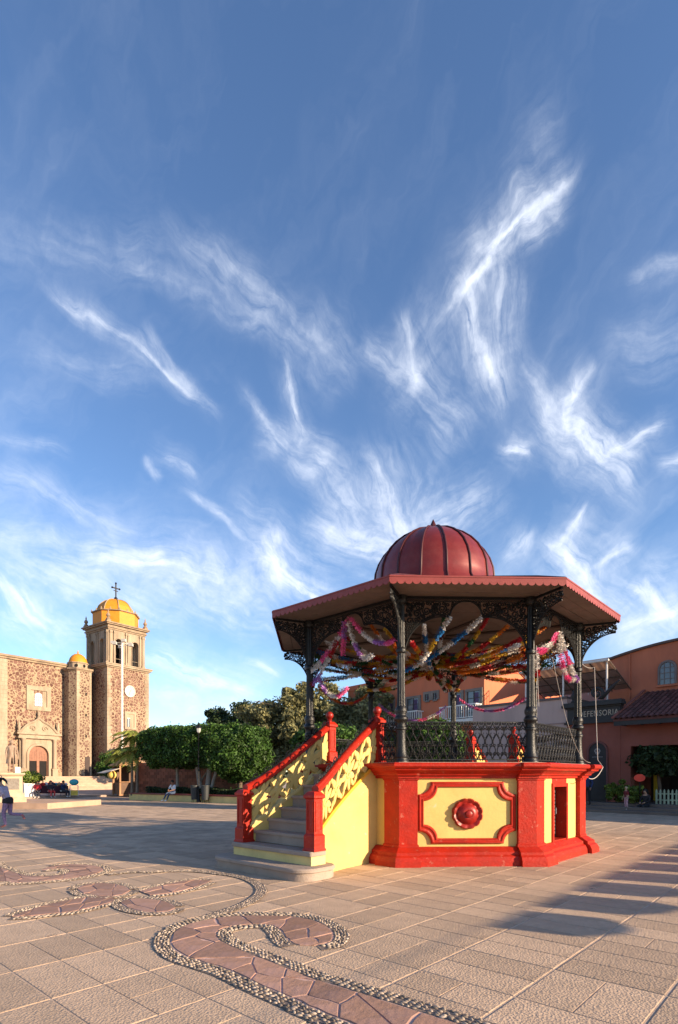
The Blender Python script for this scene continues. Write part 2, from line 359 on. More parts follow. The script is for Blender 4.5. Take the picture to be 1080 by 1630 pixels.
PEB_BED = M('shadow_toned_pebble_mortar', (.20, .15, .12), .95, .2, 14, .6, 50)  # bed coloured dark to stand in for the shadows between the pebbles
GROUND = M('distant_ground', (.33, .26, .20), .95, .2, .6, .3, 20)

# ================================================================== GROUND
g = MB(); g.add([(-2000, -2000, -.0045), (2000, -2000, -.012), (2000, 2000, -.0045), (-2000, 2000, -.0045)], [(0, 1, 2, 3)])
plaza = g.build('plaza_ground', MORTAR); plaza['kind'] = 'structure'

PA = (.742, -.67); QA = (.67, .742)
def pq(p, q): return (p * PA[0] + q * QA[0], p * PA[1] + q * QA[1])
def inv_pq(x, y): return (x * PA[0] + y * PA[1], x * QA[0] + y * QA[1])
slabs = []
R2 = random.Random(3)
for i in range(-62, 40):
    for j in range(-30, 62):
        p0 = -.957 + .84 * i; q0 = 1.61 + .78 * j
        cx, cy = pq(p0 + .42, q0 + .39)
        k = R2.random()
        if not (-34 < cx < 19 and 2.2 < cy < 40): continue
        if abs(cx) > .72 * cy + 2.2: continue
        a, b = .013, .008
        if k < .48: cells = [(0, .84, 0, .39), (0, .84, .39, .78)]
        elif k < .82: cells = [(0, .42, 0, .78), (.42, .84, 0, .78)]
        elif k < .92: cells = [(0, .84, 0, .39), (0, .42, .39, .78), (.42, .84, .39, .78)]
        else: cells = [(0, .84, 0, .78)]
        for (u0, u1, v0, v1) in cells:
            uu0 = p0 + u0 + (a if u0 == 0 else .005); uu1 = p0 + u1 - (a if u1 == .84 else .005)
            vv0 = q0 + v0 + (b if v0 == 0 else .005); vv1 = q0 + v1 - (b if v1 == .78 else .005)
            slabs.append((uu0, uu1, vv0, vv1))
def in_view(c):
    return abs(c[0]) < .625 * c[1] + .35 and c[1] > 3.2
def slab_mesh(mb, s, c=(0, 0)):
    u0, u1, v0, v1 = s
    dz = R2.uniform(-.0008, .0008); e = .005
    tz = [R2.uniform(-.0005, .0005) + dz for _ in range(4)]
    P = [pq(u0, v0), pq(u1, v0), pq(u1, v1), pq(u0, v1)]
    I = [pq(u0 + e, v0 + e), pq(u1 - e, v0 + e), pq(u1 - e, v1 - e), pq(u0 + e, v1 - e)]
    vs_ = [(p[0] - c[0], p[1] - c[1], -.016) for p in P] + [(p[0] - c[0], p[1] - c[1], -.0015) for p in P] + [(p[0] - c[0], p[1] - c[1], z) for p, z in zip(I, tz)]
    fs = [(8, 9, 10, 11)] + [(k, (k + 1) % 4, 4 + (k + 1) % 4, 4 + k) for k in range(4)] + [(4 + k, 4 + (k + 1) % 4, 8 + (k + 1) % 4, 8 + k) for k in range(4)]
    mb.add(vs_, fs)
def centre(s): return pq((s[0] + s[1]) / 2, (s[2] + s[3]) / 2)
near = sorted([s for s in slabs if in_view(centre(s))], key=lambda s: centre(s)[1])[:296]
nset = set(near)
for s in near:
    mb = MB(); c = centre(s); slab_mesh(mb, s, c); mb.build('paver', SLAB, plaza, loc=(c[0], c[1], 0))
mb = MB()
for s in slabs:
    if s not in nset: slab_mesh(mb, s)
mb.build('paver_field', SLAB, plaza, kind='stuff')

# ------------------------------------------------------------------ inlaid flagstone ornament with pebble borders
RIBBON = [ ((-0.016,3.753),(0.096,4.241)), ((-0.288,4.031),(-0.168,4.432)), ((-0.602,4.334),(-0.45,4.732)), ((-0.915,4.664),(-0.769,5.049)), ((-1.185,4.873),(-1.003,5.294)), ((-1.464,5.101),(-1.172,5.502)), ((-1.672,5.472),(-1.256,5.674)), ((-1.724,5.935),(-1.281,5.83)), ((-1.563,6.254),(-1.216,5.994)), ((-1.269,6.468),(-1.052,6.098)), ((-0.903,6.503),(-0.829,6.121)), ((-0.549,6.46),(-0.695,6.023)), ((-0.28,6.278),(-0.604,5.83)), ((-0.106,5.972),(-0.545,5.629)), ((-0.053,5.694),(-0.496,5.502)), ((-0.096,5.441),(-0.433,5.411)), ((-0.239,5.352),(-0.384,5.37)) ]
SCROLL = [ ((-5.484,8.499),(-7.176,11.122)), ((-5.258,8.569),(-6.11,9.956)), ((-4.974,8.499),(-5.542,9.418)), ((-4.756,8.541),(-5.119,9.091)), ((-4.506,8.683),(-4.844,9.059)), ((-4.262,8.859),(-4.656,9.138)), ((-4.108,9.138),(-4.595,9.368)), ((-4.077,9.504),(-4.674,9.591)), ((-4.176,9.77),(-4.814,9.752)), ((-4.375,10.014),(-4.956,9.789)), ((-4.718,10.209),(-5.042,9.716)), ((-5.06,10.249),(-5.126,9.644)), ((-5.228,10.014),(-5.187,9.644)) ]
LONG_LEAF = [ ((-3.817,6.453),(-3.8,6.437)), ((-3.795,6.701),(-3.602,6.469)), ((-3.737,6.988),(-3.412,6.575)), ((-3.607,7.26),(-3.245,6.659)), ((-3.451,7.467),(-3.114,6.833)), ((-3.247,7.597),(-2.997,7.064)), ((-3.141,7.631),(-2.934,7.24)) ]
SHORT_LEAF = [ ((-2.838,7.86),(-2.599,7.597)), ((-2.7,8.193),(-2.412,7.687)), ((-2.532,8.499),(-2.228,7.896)), ((-2.273,8.741),(-2.089,8.232)), ((-2.016,8.654),(-1.997,8.597)) ]
UPPER_PETAL = [ ((-3.801,8.033),(-3.774,7.977)), ((-3.845,8.238),(-3.628,7.772)), ((-3.777,8.402),(-3.415,7.598)), ((-3.596,8.444),(-3.202,7.521)), ((-3.357,8.349),(-3.038,7.555)), ((-3.136,8.149),(-2.96,7.693)), ((-3.003,7.935),(-2.982,7.881)) ]
LOWER_PETAL = [ ((-2.82,7.153),(-2.803,7.109)), ((-2.831,7.302),(-2.688,6.934)), ((-2.733,7.392),(-2.501,6.763)), ((-2.546,7.372),(-2.299,6.659)), ((-2.326,7.249),(-2.131,6.642)), ((-2.139,7.062),(-2.035,6.717)), ((-2.042,6.889),(-2.03,6.848)) ]
PEBBLE_TRAIL = [(-1.618,6.302),(-1.46,6.546),(-1.297,6.848),(-1.154,7.253),(-1.1,7.771),(-1.184,8.227),(-1.378,8.664),(-1.686,9.064),(-2.08,9.323),(-2.44,9.504),(-2.867,9.541),(-3.221,9.449),(-3.473,9.452),(-3.724,9.334),(-3.877,9.138)]

def catmull(P, n):
    P = [Vector((p[0], p[1], 0)) for p in P]; out = []
    for i in range(len(P) - 1):
        p0 = P[max(i - 1, 0)]; p1 = P[i]; p2 = P[i + 1]; p3 = P[min(i + 2, len(P) - 1)]
        for k in range(n):
            t = k / n
            out.append(.5 * ((2 * p1) + (p2 - p0) * t + (2 * p0 - 5 * p1 + 4 * p2 - p3) * t * t + (3 * p1 - p0 - 3 * p2 + p3) * t ** 3))
    out.append(P[-1]); return out
def resample(P, step):
    out = [P[0]]; acc = 0
    for a, b in zip(P, P[1:]):
        L_ = (b - a).length
        while acc + L_ >= step:
            t = (step - acc) / L_; a = a.lerp(b, t); out.append(a); L_ = (b - a).length; acc = 0
        acc += L_
    return out
def offset(P, d):
    out = []
    for i in range(len(P)):
        t = (P[min(i + 1, len(P) - 1)] - P[max(i - 1, 0)])
        t = t.normalized() if t.length > 1e-9 else Vector((1, 0, 0))
        out.append(P[i] + Vector((-t.y, t.x, 0)) * d)
    return out
def clip(poly, nx, ny, c):
    out = []
    for i in range(len(poly)):
        a = poly[i]; b = poly[(i + 1) % len(poly)]
        da = a[0] * nx + a[1] * ny - c; db = b[0] * nx + b[1] * ny - c
        if da <= 0: out.append(a)
        if da * db < 0: t = da / (da - db); out.append((a[0] + (b[0] - a[0]) * t, a[1] + (b[1] - a[1]) * t))
    return out
orn_pebbles = []     # (x, y, angle, sx, sy)
ORN = plaza
def peb_rows(P, dists, step=.056, sign=1):
    for k, d in enumerate(dists):
        Q = resample(offset(P, d * sign), step)
        for i in range(1, len(Q) - 1):
            if R2.random() < .05: continue
            t = Q[i + 1] - Q[i - 1]
            orn_pebbles.append((Q[i].x + R2.uniform(-.007, .007), Q[i].y + R2.uniform(-.007, .007), math.atan2(t.y, t.x) + R2.uniform(-.5, .5), R2.uniform(.016, .029), R2.uniform(.009, .0155)))
def band_sheet(P, d0, d1, sign, z):
    A_ = offset(P, d0 * sign); B_ = offset(P, d1 * sign); mb = MB()
    n = len(P)
    vs_ = [(p.x, p.y, z) for p in A_] + [(p.x, p.y, z) for p in B_]
    mb.add(vs_, [(i, i + 1, n + i + 1, n + i) for i in range(n - 1)])
    return mb.build('pebble_border_bed', PEB_BED, ORN)
zlev = [.0042]
def nextz(): zlev[0] += .0004; return zlev[0]
def ribbon(pairs, cell, border=.165, rows=(.022, .053, .084, .115, .144), sub=8, inner=True, outer=True, sgn=(1, -1)):
    A_ = catmull([p[0] for p in pairs], sub); B_ = catmull([p[1] for p in pairs], sub)
    n = len(A_); z = nextz()
    mb = MB(); mb.add([(p.x, p.y, z) for p in A_] + [(p.x, p.y, z) for p in B_], [(i, i + 1, n + i + 1, n + i) for i in range(n - 1)])
    mb.build('flagstone_bed', FLAG_BED, ORN)
    # arc length table of the middle line
    mid = [(a + b) / 2 for a, b in zip(A_, B_)]; wid = [max((a - b).length, .02) for a, b in zip(A_, B_)]
    S = [0]
    for a, b in zip(mid, mid[1:]): S.append(S[-1] + (b - a).length)
    Ltot = S[-1]; W = sum(wid) / n
    def at(s, t):
        s = min(max(s, 0), Ltot - 1e-6)
        k = max(i for i in range(n) if S[i] <= s) if s > 0 else 0
        k = min(k, n - 2); f = (s - S[k]) / max(S[k + 1] - S[k], 1e-9)
        a = A_[k].lerp(A_[k + 1], f); b = B_[k].lerp(B_[k + 1], f)
        return a.lerp(b, t / W)
    nc = max(3, int(Ltot * W / (cell * cell)))
    pts = []
    tries = 0
    while len(pts) < nc and tries < 6000:
        tries += 1
        c = (R2.uniform(0, Ltot), R2.uniform(0, W))
        if all((c[0] - q[0]) ** 2 + (c[1] - q[1]) ** 2 > (cell * .62) ** 2 for q in pts): pts.append(c)
    for c in pts:
        poly = [(0, .012), (Ltot, .012), (Ltot, W - .012), (0, W - .012)]
        for q in pts:
            if q is c: continue
            dx, dy = q[0] - c[0], q[1] - c[1]; dd = math.hypot(dx, dy)
            if dd > cell * 4: continue
            gap = .010
            poly = clip(poly, dx / dd, dy / dd, ((c[0] + q[0]) / 2 * dx + (c[1] + q[1]) / 2 * dy) / dd - gap)
            if len(poly) < 3: break
        if len(poly) < 3: continue
        fine = []
        for i in range(len(poly)):
            a = poly[i]; b = poly[(i + 1) % len(poly)]; m_ = max(1, int(math.hypot(b[0] - a[0], b[1] - a[1]) / .09))
            for k in range(m_):
                f = k / m_; j = R2.uniform(-.012, .012) if 0 < k else 0
                fine.append((a[0] + (b[0] - a[0]) * f + j, a[1] + (b[1] - a[1]) * f + j))
        P = [at(s, t) for s, t in fine]; cc = sum(P, Vector()) / len(P)
        h = z + R2.uniform(.006, .010)
        mb = MB()
        mb.loft([[(p.x - cc.x, p.y - cc.y, z - .001) for p in P], [(p.x - cc.x, p.y - cc.y, h - .003) for p in P],
                 [((p.x - cc.x) * .975, (p.y - cc.y) * .975, h) for p in P]])
        mb.build('flagstone', FLAG, ORN, loc=(cc.x, cc.y, 0))
    ra, rb = resample(A_, .05), resample(B_, .05)
    if outer: band_sheet(ra, .0, border, sgn[0], nextz()); peb_rows(ra, rows, sign=sgn[0])
    if inner: band_sheet(rb, .0, border, sgn[1], nextz()); peb_rows(rb, rows, sign=sgn[1])
a0, b0 = RIBBON[0]; a1, b1 = RIBBON[1]
RIBBON = [((a0[0] + 2.2, a0[1] - 2.0), (b0[0] + 2.4, b0[1] - 2.0))] + RIBBON
ribbon(RIBBON, .31, sgn=(1, -1))
a0, b0 = SCROLL[0]
SCROLL = [((a0[0] - 3, a0[1] + 1.0), (b0[0] - 3, b0[1] + 2.5))] + SCROLL
ribbon(SCROLL, .34, sgn=(-1, 1))
sm = (.022, .053, .084, .113)
for pr in (LONG_LEAF, SHORT_LEAF, UPPER_PETAL, LOWER_PETAL):
    ribbon(pr, .28, border=.13, rows=sm, sgn=(1, -1), sub=6)
tr = resample(catmull(PEBBLE_TRAIL, 8), .05)
band_sheet(tr, -.085, .085, 1, nextz()); peb_rows(tr, (-.066, -.033, 0, .033, .066))
# pebbles: the ones nearest to the viewer singly, the rest as one part
def peb_verts(x, y, a, sx, sy, z0, h):
    vs_ = []
    for (rr, zz) in ((1, 0), (.86, .6), (.45, .95)):
        for k in range(7):
            t = 2 * pi * k / 7
            px, py = rr * sx * cos(t), rr * sy * sin(t)
            vs_.append((x + px * cos(a) - py * sin(a), y + px * sin(a) + py * cos(a), z0 + h * zz))
    vs_.append((x, y, z0 + h))
    fs = []
    for r_ in range(2):
        for k in range(7):
            j = (k + 1) % 7; fs.append((r_ * 7 + k, r_ * 7 + j, r_ * 7 + 7 + j, r_ * 7 + 7 + k))
    for k in range(7): fs.append((14 + k, 14 + (k + 1) % 7, 21))
    return vs_, fs
orn_pebbles.sort(key=lambda p: (0 if abs(p[0]) < .625 * p[1] and p[1] > 3.55 else 1, p[1]))
mb = MB(); mb.add(*peb_verts(0, 0, 0, .026, .017, 0, .0115)); first = None
ZP = .0066
for p in orn_pebbles[:290]:
    if first is None: first = mb.build('pebble', PEB, ORN, smooth=1); o = first
    else: o = link_copy(first, ORN)
    o.location = (p[0], p[1], ZP); o.rotation_euler = (0, 0, p[2]); o.scale = (p[3] / .026, p[4] / .017, R2.uniform(.8, 1.2))
mb = MB()
for p in orn_pebbles[290:]: mb.add(*peb_verts(p[0], p[1], p[2], p[3], p[4], ZP, .0115 * R2.uniform(.8, 1.2)))
mb.build('pebble_rows', PEB, ORN, smooth=1, kind='stuff')

# ================================================================== KIOSK
KX, KY = 2.27, 13.32
PH = rad(-110.3)
kiosk = thing('bandstand', 'octagonal red and yellow bandstand with black iron columns and a red metal dome', 'bandstand', (KX, KY, 0))
def phi(k): return PH + k * pi / 4                 # corner angle
def mid(k): return PH + pi / 8 + k * pi / 4        # face normal angle, face k lies between corners k and k+1
C8 = cos(pi / 8)
def FT(k):
    """face frame: (x along the face left->right seen from outside, o outward distance from centre, z)"""
    a = mid(k); nx, ny = cos(a), sin(a); tx, ty = -sin(a), cos(a)
    return lambda x, o, z: (nx * o + tx * x, ny * o + ty * x, z)
def outline(a, step=.0, w=.34):
    """octagon of apothem a with corner piers stepping out by `step`, each reaching w along both faces"""
    P = []
    ap = a + step; R = ap / C8
    for k in range(8):
        c = (R * cos(phi(k)), R * sin(phi(k)))
        if not step: P.append(c); continue
        f0, f1 = FT(k - 1), FT(k); h = ap * math.tan(pi / 8)
        P += [f0(h - w, a, 0)[:2], f0(h - w, ap, 0)[:2], c, f1(-h + w, ap, 0)[:2], f1(-h + w, a, 0)[:2]]
    return P
def skirt(name, prof, step, w, mat, parent, dw=True):
    """moulding that runs round the base, prof = (extra apothem, z)"""
    mb = MB(); rings = []
    for d, z in prof:
        rings.append([(x, y, z) for x, y in outline(AW + d, step, w + d * .42)])
    mb.loft(rings, 0, caps=True); return mb.build(name, mat, parent)
AW = 3.02       # apothem of the wall faces
base = MB().loft([[(x, y, z) for x, y in outline(AW - .30)] for z in (.05, 1.75)]).build('base_core', YEL_DEEP, kiosk)
skirt('plinth', [(.26, -.02), (.25, .10), (.215, .17), (.17, .20), (.165, .25), (.10, .29), (.045, .33), (.0, .335)], .085, .36, RED, kiosk)
skirt('cornice', [(.0, 1.60), (.05, 1.605), (.055, 1.65), (.10, 1.66), (.115, 1.69), (.17, 1.73), (.235, 1.755), (.245, 1.79), (.29, 1.80), (.315, 1.825), (.315, 1.865), (.29, 1.89), (.0, 1.893)], .085, .36, RED, kiosk)
MB().loft([[(x, y, z) for x, y in outline(AW + .1)] for z in (1.885, 1.905)]).build('deck', STAIR, kiosk)
h_p = (AW + .085) * math.tan(pi / 8); h_w = AW * math.tan(pi / 8)
for k in range(8):
    f0, f1 = FT(k - 1), FT(k); ap = AW + .085; w = .345; R = ap / C8
    c = (R * cos(phi(k)), R * sin(phi(k))); ci = (.88 * R * cos(phi(k)), .88 * R * sin(phi(k)))
    def poly(d):
        return [f0(h_p - w + d, AW - .12, 0)[:2], f0(h_p - w + d, ap - d, 0)[:2], ((R - d / C8) * cos(phi(k)), (R - d / C8) * sin(phi(k))), f1(-h_p + w - d, ap - d, 0)[:2], f1(-h_p + w - d, AW - .12, 0)[:2], ci]
    mb = MB(); mb.loft([[(x, y, z) for x, y in poly(d)] for d, z in ((-.02, .33), (-.02, .37), (0, .39), (0, 1.56), (-.018, 1.575), (-.018, 1.602))])
    mb.build('pier', RED, kiosk)
xw = h_p - .345          # half width of the yellow field
def frame_outline(W, H, r, d, n=6):
    """rectangle with concave notched corners, inset d"""
    W -= d; H -= d; r = r + d * .25; P = []
    for (sx, sz, a0, a1) in ((1, -1, pi, pi / 2), (1, 1, -pi / 2, -pi), (-1, 1, 0, -pi / 2), (-1, -1, pi / 2, 0)):
        for i in range(n + 1):
            a = a0 + (a1 - a0) * i / n
            P.append((sx * W + r * cos(a) * .92, sz * H + r * sin(a) * .92))
    return P
def rosette_mesh():
    mb = MB(); nu = 60; prof = [(.292, .0), (.288, .055), (.265, .085), (.235, .070), (.205, .05), (.19, .055), (.165, .085), (.12, .115), (.075, .128), (.066, .122), (.06, .15), (.03, .165), (.001, .165)]
    rings = []
    for r, d in prof:
        ring = []
        for i in range(nu):
            a = 2 * pi * i / nu; rr = r; dd = d
            if r > .2:
                pet = abs(sin(a * 6)); rr = r * (.945 + .055 * pet ** .5); dd = d * (.78 + .22 * pet)
            ring.append((rr * cos(a), -dd, rr * sin(a)))
        rings.append(ring)
    mb.loft(rings); return mb
ros0 = None
for k in range(8):
    T = FT(k)
    if k == 1:                                   # doorway face
        for (x0, x1) in ((-xw - .02, -.38), (.40, xw + .02)):
            MB().box(x0, x1, AW - .3, AW, .33, 1.61, T=T).build('wall_panel', YEL, kiosk)
        MB().box(-.38, .40, AW - .3, AW, 1.46, 1.61, T=T).build('lintel', RED, kiosk)
        dj = MB()
        for (x0, x1) in ((-.395, -.315), (.335, .415)): dj.box(x0, x1, AW - .28, AW + .03, .335, 1.50, T=T)
        dj.box(-.315, .335, AW - .28, AW + .028, 1.43, 1.50, T=T)
        dj.box(-.315, .335, AW - .28, AW + .02, .30, .36, T=T)
        door_frame = dj.build('door_frame', RED, kiosk)
        dr = MB().box(-.315, .335, AW - .235, AW - .2, .36, 1.43, T=T).build('door', M('dark_door_boards', (.06, .05, .045), .7, .3, 6, .3, 20), kiosk)
        sl = MB()
        for i in range(12): sl.box(-.27, .29, AW - .205, AW - .188, .44 + i * .078, .49 + i * .078, T=T)
        sl.build('louvre', M('louvre_wood', (.11, .09, .075), .6, .25, 5), dr)
        MB().tube([T(.20, AW - .18, .86), T(.20, AW - .14, .86), T(.20, AW - .14, .98), T(.20, AW - .18, .98)], .012, 6).build('handle', M('steel', (.5, .5, .5), .35, .1, metal=1), dr)
        continue
    MB().box(-xw - .02, xw + .02, AW - .3, AW, .33, 1.61, T=T).build('wall_panel', YEL, kiosk)
    if k in (7, 3): continue
    W_, H_, r_ = .915, .575, .255; zc = .965; rings = []
    for d, o in ((0, -.004), (0, .035), (.018, .052), (.035, .05), (.045, .036), (.066, .036), (.076, .048), (.09, .045), (.10, .02), (.10, -.004)):
        rings.append([T(x, AW + o, zc + z) for x, z in frame_outline(W_, H_, r_, d)])
    MB().loft(rings, caps=False).build('panel_frame', RED, kiosk, smooth=40)
    ro = rosette_mesh()
    o = ro.build('rosette', RED_DARK, kiosk, smooth=50)
    o.location = T(.0, AW + .002, zc - .02); o.rotation_euler = (0, 0, mid(k) + pi / 2)
# worn thin places round the deck: cable that comes down from the roof
# ---------------------------------------------------------------- columns
RC = 3.2
col = MB()
col.lathe([(.150, 1.893), (.150, 1.925), (.135, 1.945), (.128, 1.98), (.138, 2.0), (.128, 2.02), (.105, 2.10), (.094, 2.25), (.088, 2.42), (.094, 2.5), (.112, 2.515), (.112, 2.55), (.092, 2.565),
           (.088, 2.62), (.10, 2.66), (.125, 2.685), (.128, 2.72), (.115, 2.75), (.10, 2.765), (.094, 2.79), (.112, 2.84), (.114, 2.88), (.098, 2.92), (.085, 2.95)], 20)
col_base_me = col
def column_pieces(k):
    c = (RC * cos(phi(k)), RC * sin(phi(k)))
    sh = MB()
    sh.lathe([(.085, 2.94), (.078, 2.99), (.074, 3.1), (.069, 3.9), (.068, 3.95)], 24, flute=.16)
    sh.lathe([(.066, 3.93), (.09, 3.95), (.098, 3.985), (.09, 4.02), (.07, 4.04)], 20)
    sh.lathe([(.07, 4.03), (.066, 4.2), (.064, 4.86)], 24, flute=.14)
    sh.lathe([(.07, 4.84), (.10, 4.87), (.105, 4.9), (.12, 4.92), (.12, 4.99)], 16)
    return sh
col0 = column_pieces(0).build('column', IRON_FLECKED, kiosk, smooth=35)
cb0 = col_base_me.build('column_base', IRON_FLECKED, col0, smooth=45)
cols = [col0]
for k in range(1, 8):
    cc = link_copy(col0, kiosk); link_copy(cb0, cc); cols.append(cc)
for k, o in enumerate(cols): o.location = (RC * cos(phi(k)), RC * sin(phi(k)), 0)
# ---------------------------------------------------------------- filigree
def pack(inside, bx, by, rmin, rmax, n, seed):
    r = random.Random(seed); cs = []
    for it in range(n):
        x, y = r.uniform(*bx), r.uniform(*by); R = min(inside(x, y), rmax * (1 if it > n * .25 else 1))
        if R < rmin: continue
        for (a, b, q) in cs:
            d = math.hypot(a - x, b - y) - q
            if d < R: R = d
            if R < rmin: break
        if R >= rmin: cs.append((x, y, R))
    return cs
def scrolls(mb, cs, P, seed, tr=.0155):
    r = random.Random(seed)
    for (x, y, R) in cs:
        a0 = r.uniform(0, 2 * pi); s = r.choice((-1, 1))
        if R > .030:
            n = 15; turns = 1.65
            pts = []
            for i in range(n):
                f = i / (n - 1); rr = R * (1.04 - .82 * f); a = a0 + s * 2 * pi * turns * f
                pts.append(P(x + rr * cos(a), y + rr * sin(a)))
            mb.tube(pts, tr, 4)
            for q in (0, 1):                      # little leaves
                a = a0 + 2.2 + q * 2.4; l = R * .62
                cx, cy = x + R * .55 * cos(a), y + R * .55 * sin(a)
                mb.loft([[P(cx, cy, -.006)] * 1 + [P(cx + l * .5 * cos(a + 1.3), cy + l * .5 * sin(a + 1.3), -.006), P(cx + l * cos(a + .6), cy + l * sin(a + .6), -.006), P(cx + l * .5 * cos(a - .2), cy + l * .5 * sin(a - .2), -.006)],
                         [P(cx, cy, .006), P(cx + l * .5 * cos(a + 1.3), cy + l * .5 * sin(a + 1.3), .006), P(cx + l * cos(a + .6), cy + l * sin(a + .6), .006), P(cx + l * .5 * cos(a - .2), cy + l * .5 * sin(a - .2), .006)]])
        else:
            mb.tube([P(x + R * cos(2 * pi * i / 7), y + R * sin(2 * pi * i / 7)) for i in range(7)], tr * .85, 4, closed=True)
ZT = 4.985; LW = RC * math.sin(pi / 8) - .055      # half clear width between columns
def arch_d(x):
    x = abs(x)
    if x < .31: return .37 - math.sqrt(max(.31 ** 2 - x * x, 0)) * 1.02
    u = min(max((x - .40) / (LW - .40), 0), 1)
    return .355 + .78 * (1 - math.sqrt(max(1 - u ** 2.2, 0)))
bd = []
for i in range(161):
    x = -LW + 2 * LW * i / 160; bd.append((x, arch_d(x)))
for s in (-1, 1):
    for i in range(20): bd.append((s * .31, .053 + .3 * i / 20))
def in_frieze(x, d):
    if d > arch_d(x) - .012 or d < .075: return -1
    m_ = min(d - .075, LW - abs(x))
    for (a, b) in bd:
        q = math.hypot(a - x, b - d)
        if q < m_: m_ = q
    return m_ - .012
fr = MB(); PF = lambda x, d, o=0: (x, o, ZT - d)
cs = pack(in_frieze, (-LW, 0), (.07, 1.15), .016, .080, 3200, 5)
cs = cs + [(-x, y, r) for x, y, r in cs]
scrolls(fr, cs, PF, 2)
top = [PF(-LW, .012), PF(LW, .012)]
fr.box(-LW, LW, -.022, .022, ZT - .022, ZT + .012)
fr.box(-LW, LW, -.012, .012, ZT - .078, ZT - .066)
for i in range(52):                               # row of small rings along the top
    x = -LW + (i + .5) * 2 * LW / 52
    fr.tube([PF(x + .017 * cos(2 * pi * q / 6), .045 + .017 * sin(2 * pi * q / 6)) for q in range(6)], .006, 4, closed=True)
for (off, rr) in ((0, .016), (-.035, .009)):
    pl = []
    for i in range(101):
        x = -LW + 2 * LW * i / 100; pl.append(PF(x, max(arch_d(x) + off, .06)))
    fr.tube(pl, rr, 4)
fr0 = fr.build('lace_frieze', IRON, kiosk)
for k in range(8):
    o = fr0 if k == 0 else link_copy(fr0, kiosk)
    a = mid(k); o.location = (RC * C8 * cos(a), RC * C8 * sin(a), 0); o.rotation_euler = (0, 0, a + pi / 2)
# brackets that carry the eaves, standing out from every column
BW, BH = .70, 1.02
def br_d(r): return BH - (BH - .24) * math.sqrt(max(1 - ((BW - r) / BW) ** 2, 0))
bb = [(BW * i / 50, br_d(BW * i / 50)) for i in range(51)] + [(0, BH * i / 30) for i in range(31)]
def in_br(x, d):
    if d > br_d(x) - .01 or d < .05 or x < .02: return -1
    m_ = min(d - .05, x)
    for (a, b) in bb: m_ = min(m_, math.hypot(a - x, b - d))
    return m_ - .01
bk = MB(); PB = lambda x, d, o=0: (x, o, ZT - d)
scrolls(bk, pack(in_br, (0, BW), (.03, BH), .015, .070, 2600, 9), PB, 4)
bk.tube([PB(x, br_d(x)) for x in [BW * i / 30 for i in range(31)]], .014, 4)
bk.tube([PB(x, br_d(x) - .03) for x in [.03 + (BW - .05) * i / 30 for i in range(31)]], .008, 4)
bk.box(.0, BW, -.018, .018, ZT - .045, ZT - .0); bk.box(.0, .03, -.015, .015, ZT - BH, ZT - .045)
bk0 = bk.build('eave_bracket', IRON, kiosk)
for k in range(8):
    o = bk0 if k == 0 else link_copy(bk0, kiosk)
    a = phi(k); r_ = RC + .06; o.location = (r_ * cos(a), r_ * sin(a), 0); o.rotation_euler = (0, 0, a)
# ---------------------------------------------------------------- railings
RH0, RH1 = 1.955, 2.66
def strand(s, amp=.062):
    pts = []
    for i in range(19):
        f = i / 18; z = RH0 + (RH1 - RH0 - .02) * f
        x = s * (amp * (.5 - .5 * cos(2 * pi * min(f * 1.0, 1) * 2)) * (1.15 if f > .5 else .85) + .006)
        pts.append((x, 0, z))
    return pts
def curl(cx, cz, R, s, a0, n=9, turns=1.1):
    return [(cx + s * R * (1 - .7 * i / (n - 1)) * cos(a0 + 2 * pi * turns * i / (n - 1)), 0, cz + R * (1 - .7 * i / (n - 1)) * sin(a0 + 2 * pi * turns * i / (n - 1))) for i in range(n)]
bal = MB()
for s in (-1, 1):
    bal.tube(strand(s), .0115, 4)
    bal.tube(curl(s * .042, RH0 + .10, .044, s, 0), .010, 4)
    bal.tube(curl(s * .05, RH1 - .11, .046, s, pi), .010, 4)
    bal.tube(curl(s * .036, RH0 + .27, .036, s, pi), .008, 4)
    bal.tube(curl(s * .055, RH1 - .04, .022, -s, 0), .008, 4)
    bal.tube([(s * .006, 0, RH1 - .30), (s * .03, 0, RH1 - .27), (s * .045, 0, RH1 - .225), (s * .03, 0, RH1 - .2), (s * .02, 0, RH1 - .215)], .006, 4)
bal.tube([(0, 0, RH1 - .02), (0, 0, RH1 + .012)], .011, 5)
bal.ball((0, 0, RH0 + .355), (.016, .016, .022), 6, 4)
bal_me = None
FCE = [k for k in range(8) if k not in (7, 3)]
for k in range(8):
    a = mid(k)
    segs = [(-LW + .02, LW - .02)] if k in FCE else [(-LW + .02, -.72), (.72, LW - .02)]
    rl = MB()
    for (x0, x1) in segs:
        rl.box(x0, x1, -.016, .016, RH1 - .016, RH1 + .006)
        rl.box(x0, x1, -.012, .012, RH0 - .012, RH0 + .010)
        rl.box(x0, x1, -.009, .009, RH1 - .065, RH1 - .055)
    ro = rl.build('railing', IRON_FLECKED, kiosk)
    r_ = RC * C8; ro.location = (r_ * cos(a), r_ * sin(a), 0); ro.rotation_euler = (0, 0, a + pi / 2)
    for (x0, x1) in segs:
        n = max(2, round((x1 - x0) / .148))
        for i in range(n):
            x = x0 + (x1 - x0) * (i + .5) / n
            if bal_me is None: bal_me = bal.build('baluster', IRON_FLECKED, ro); b_ = bal_me
            else: b_ = link_copy(bal_me, ro)
            b_.location = (x, 0, 0); b_.scale = (.98 * (x1 - x0) / n / .148, 1, 1)
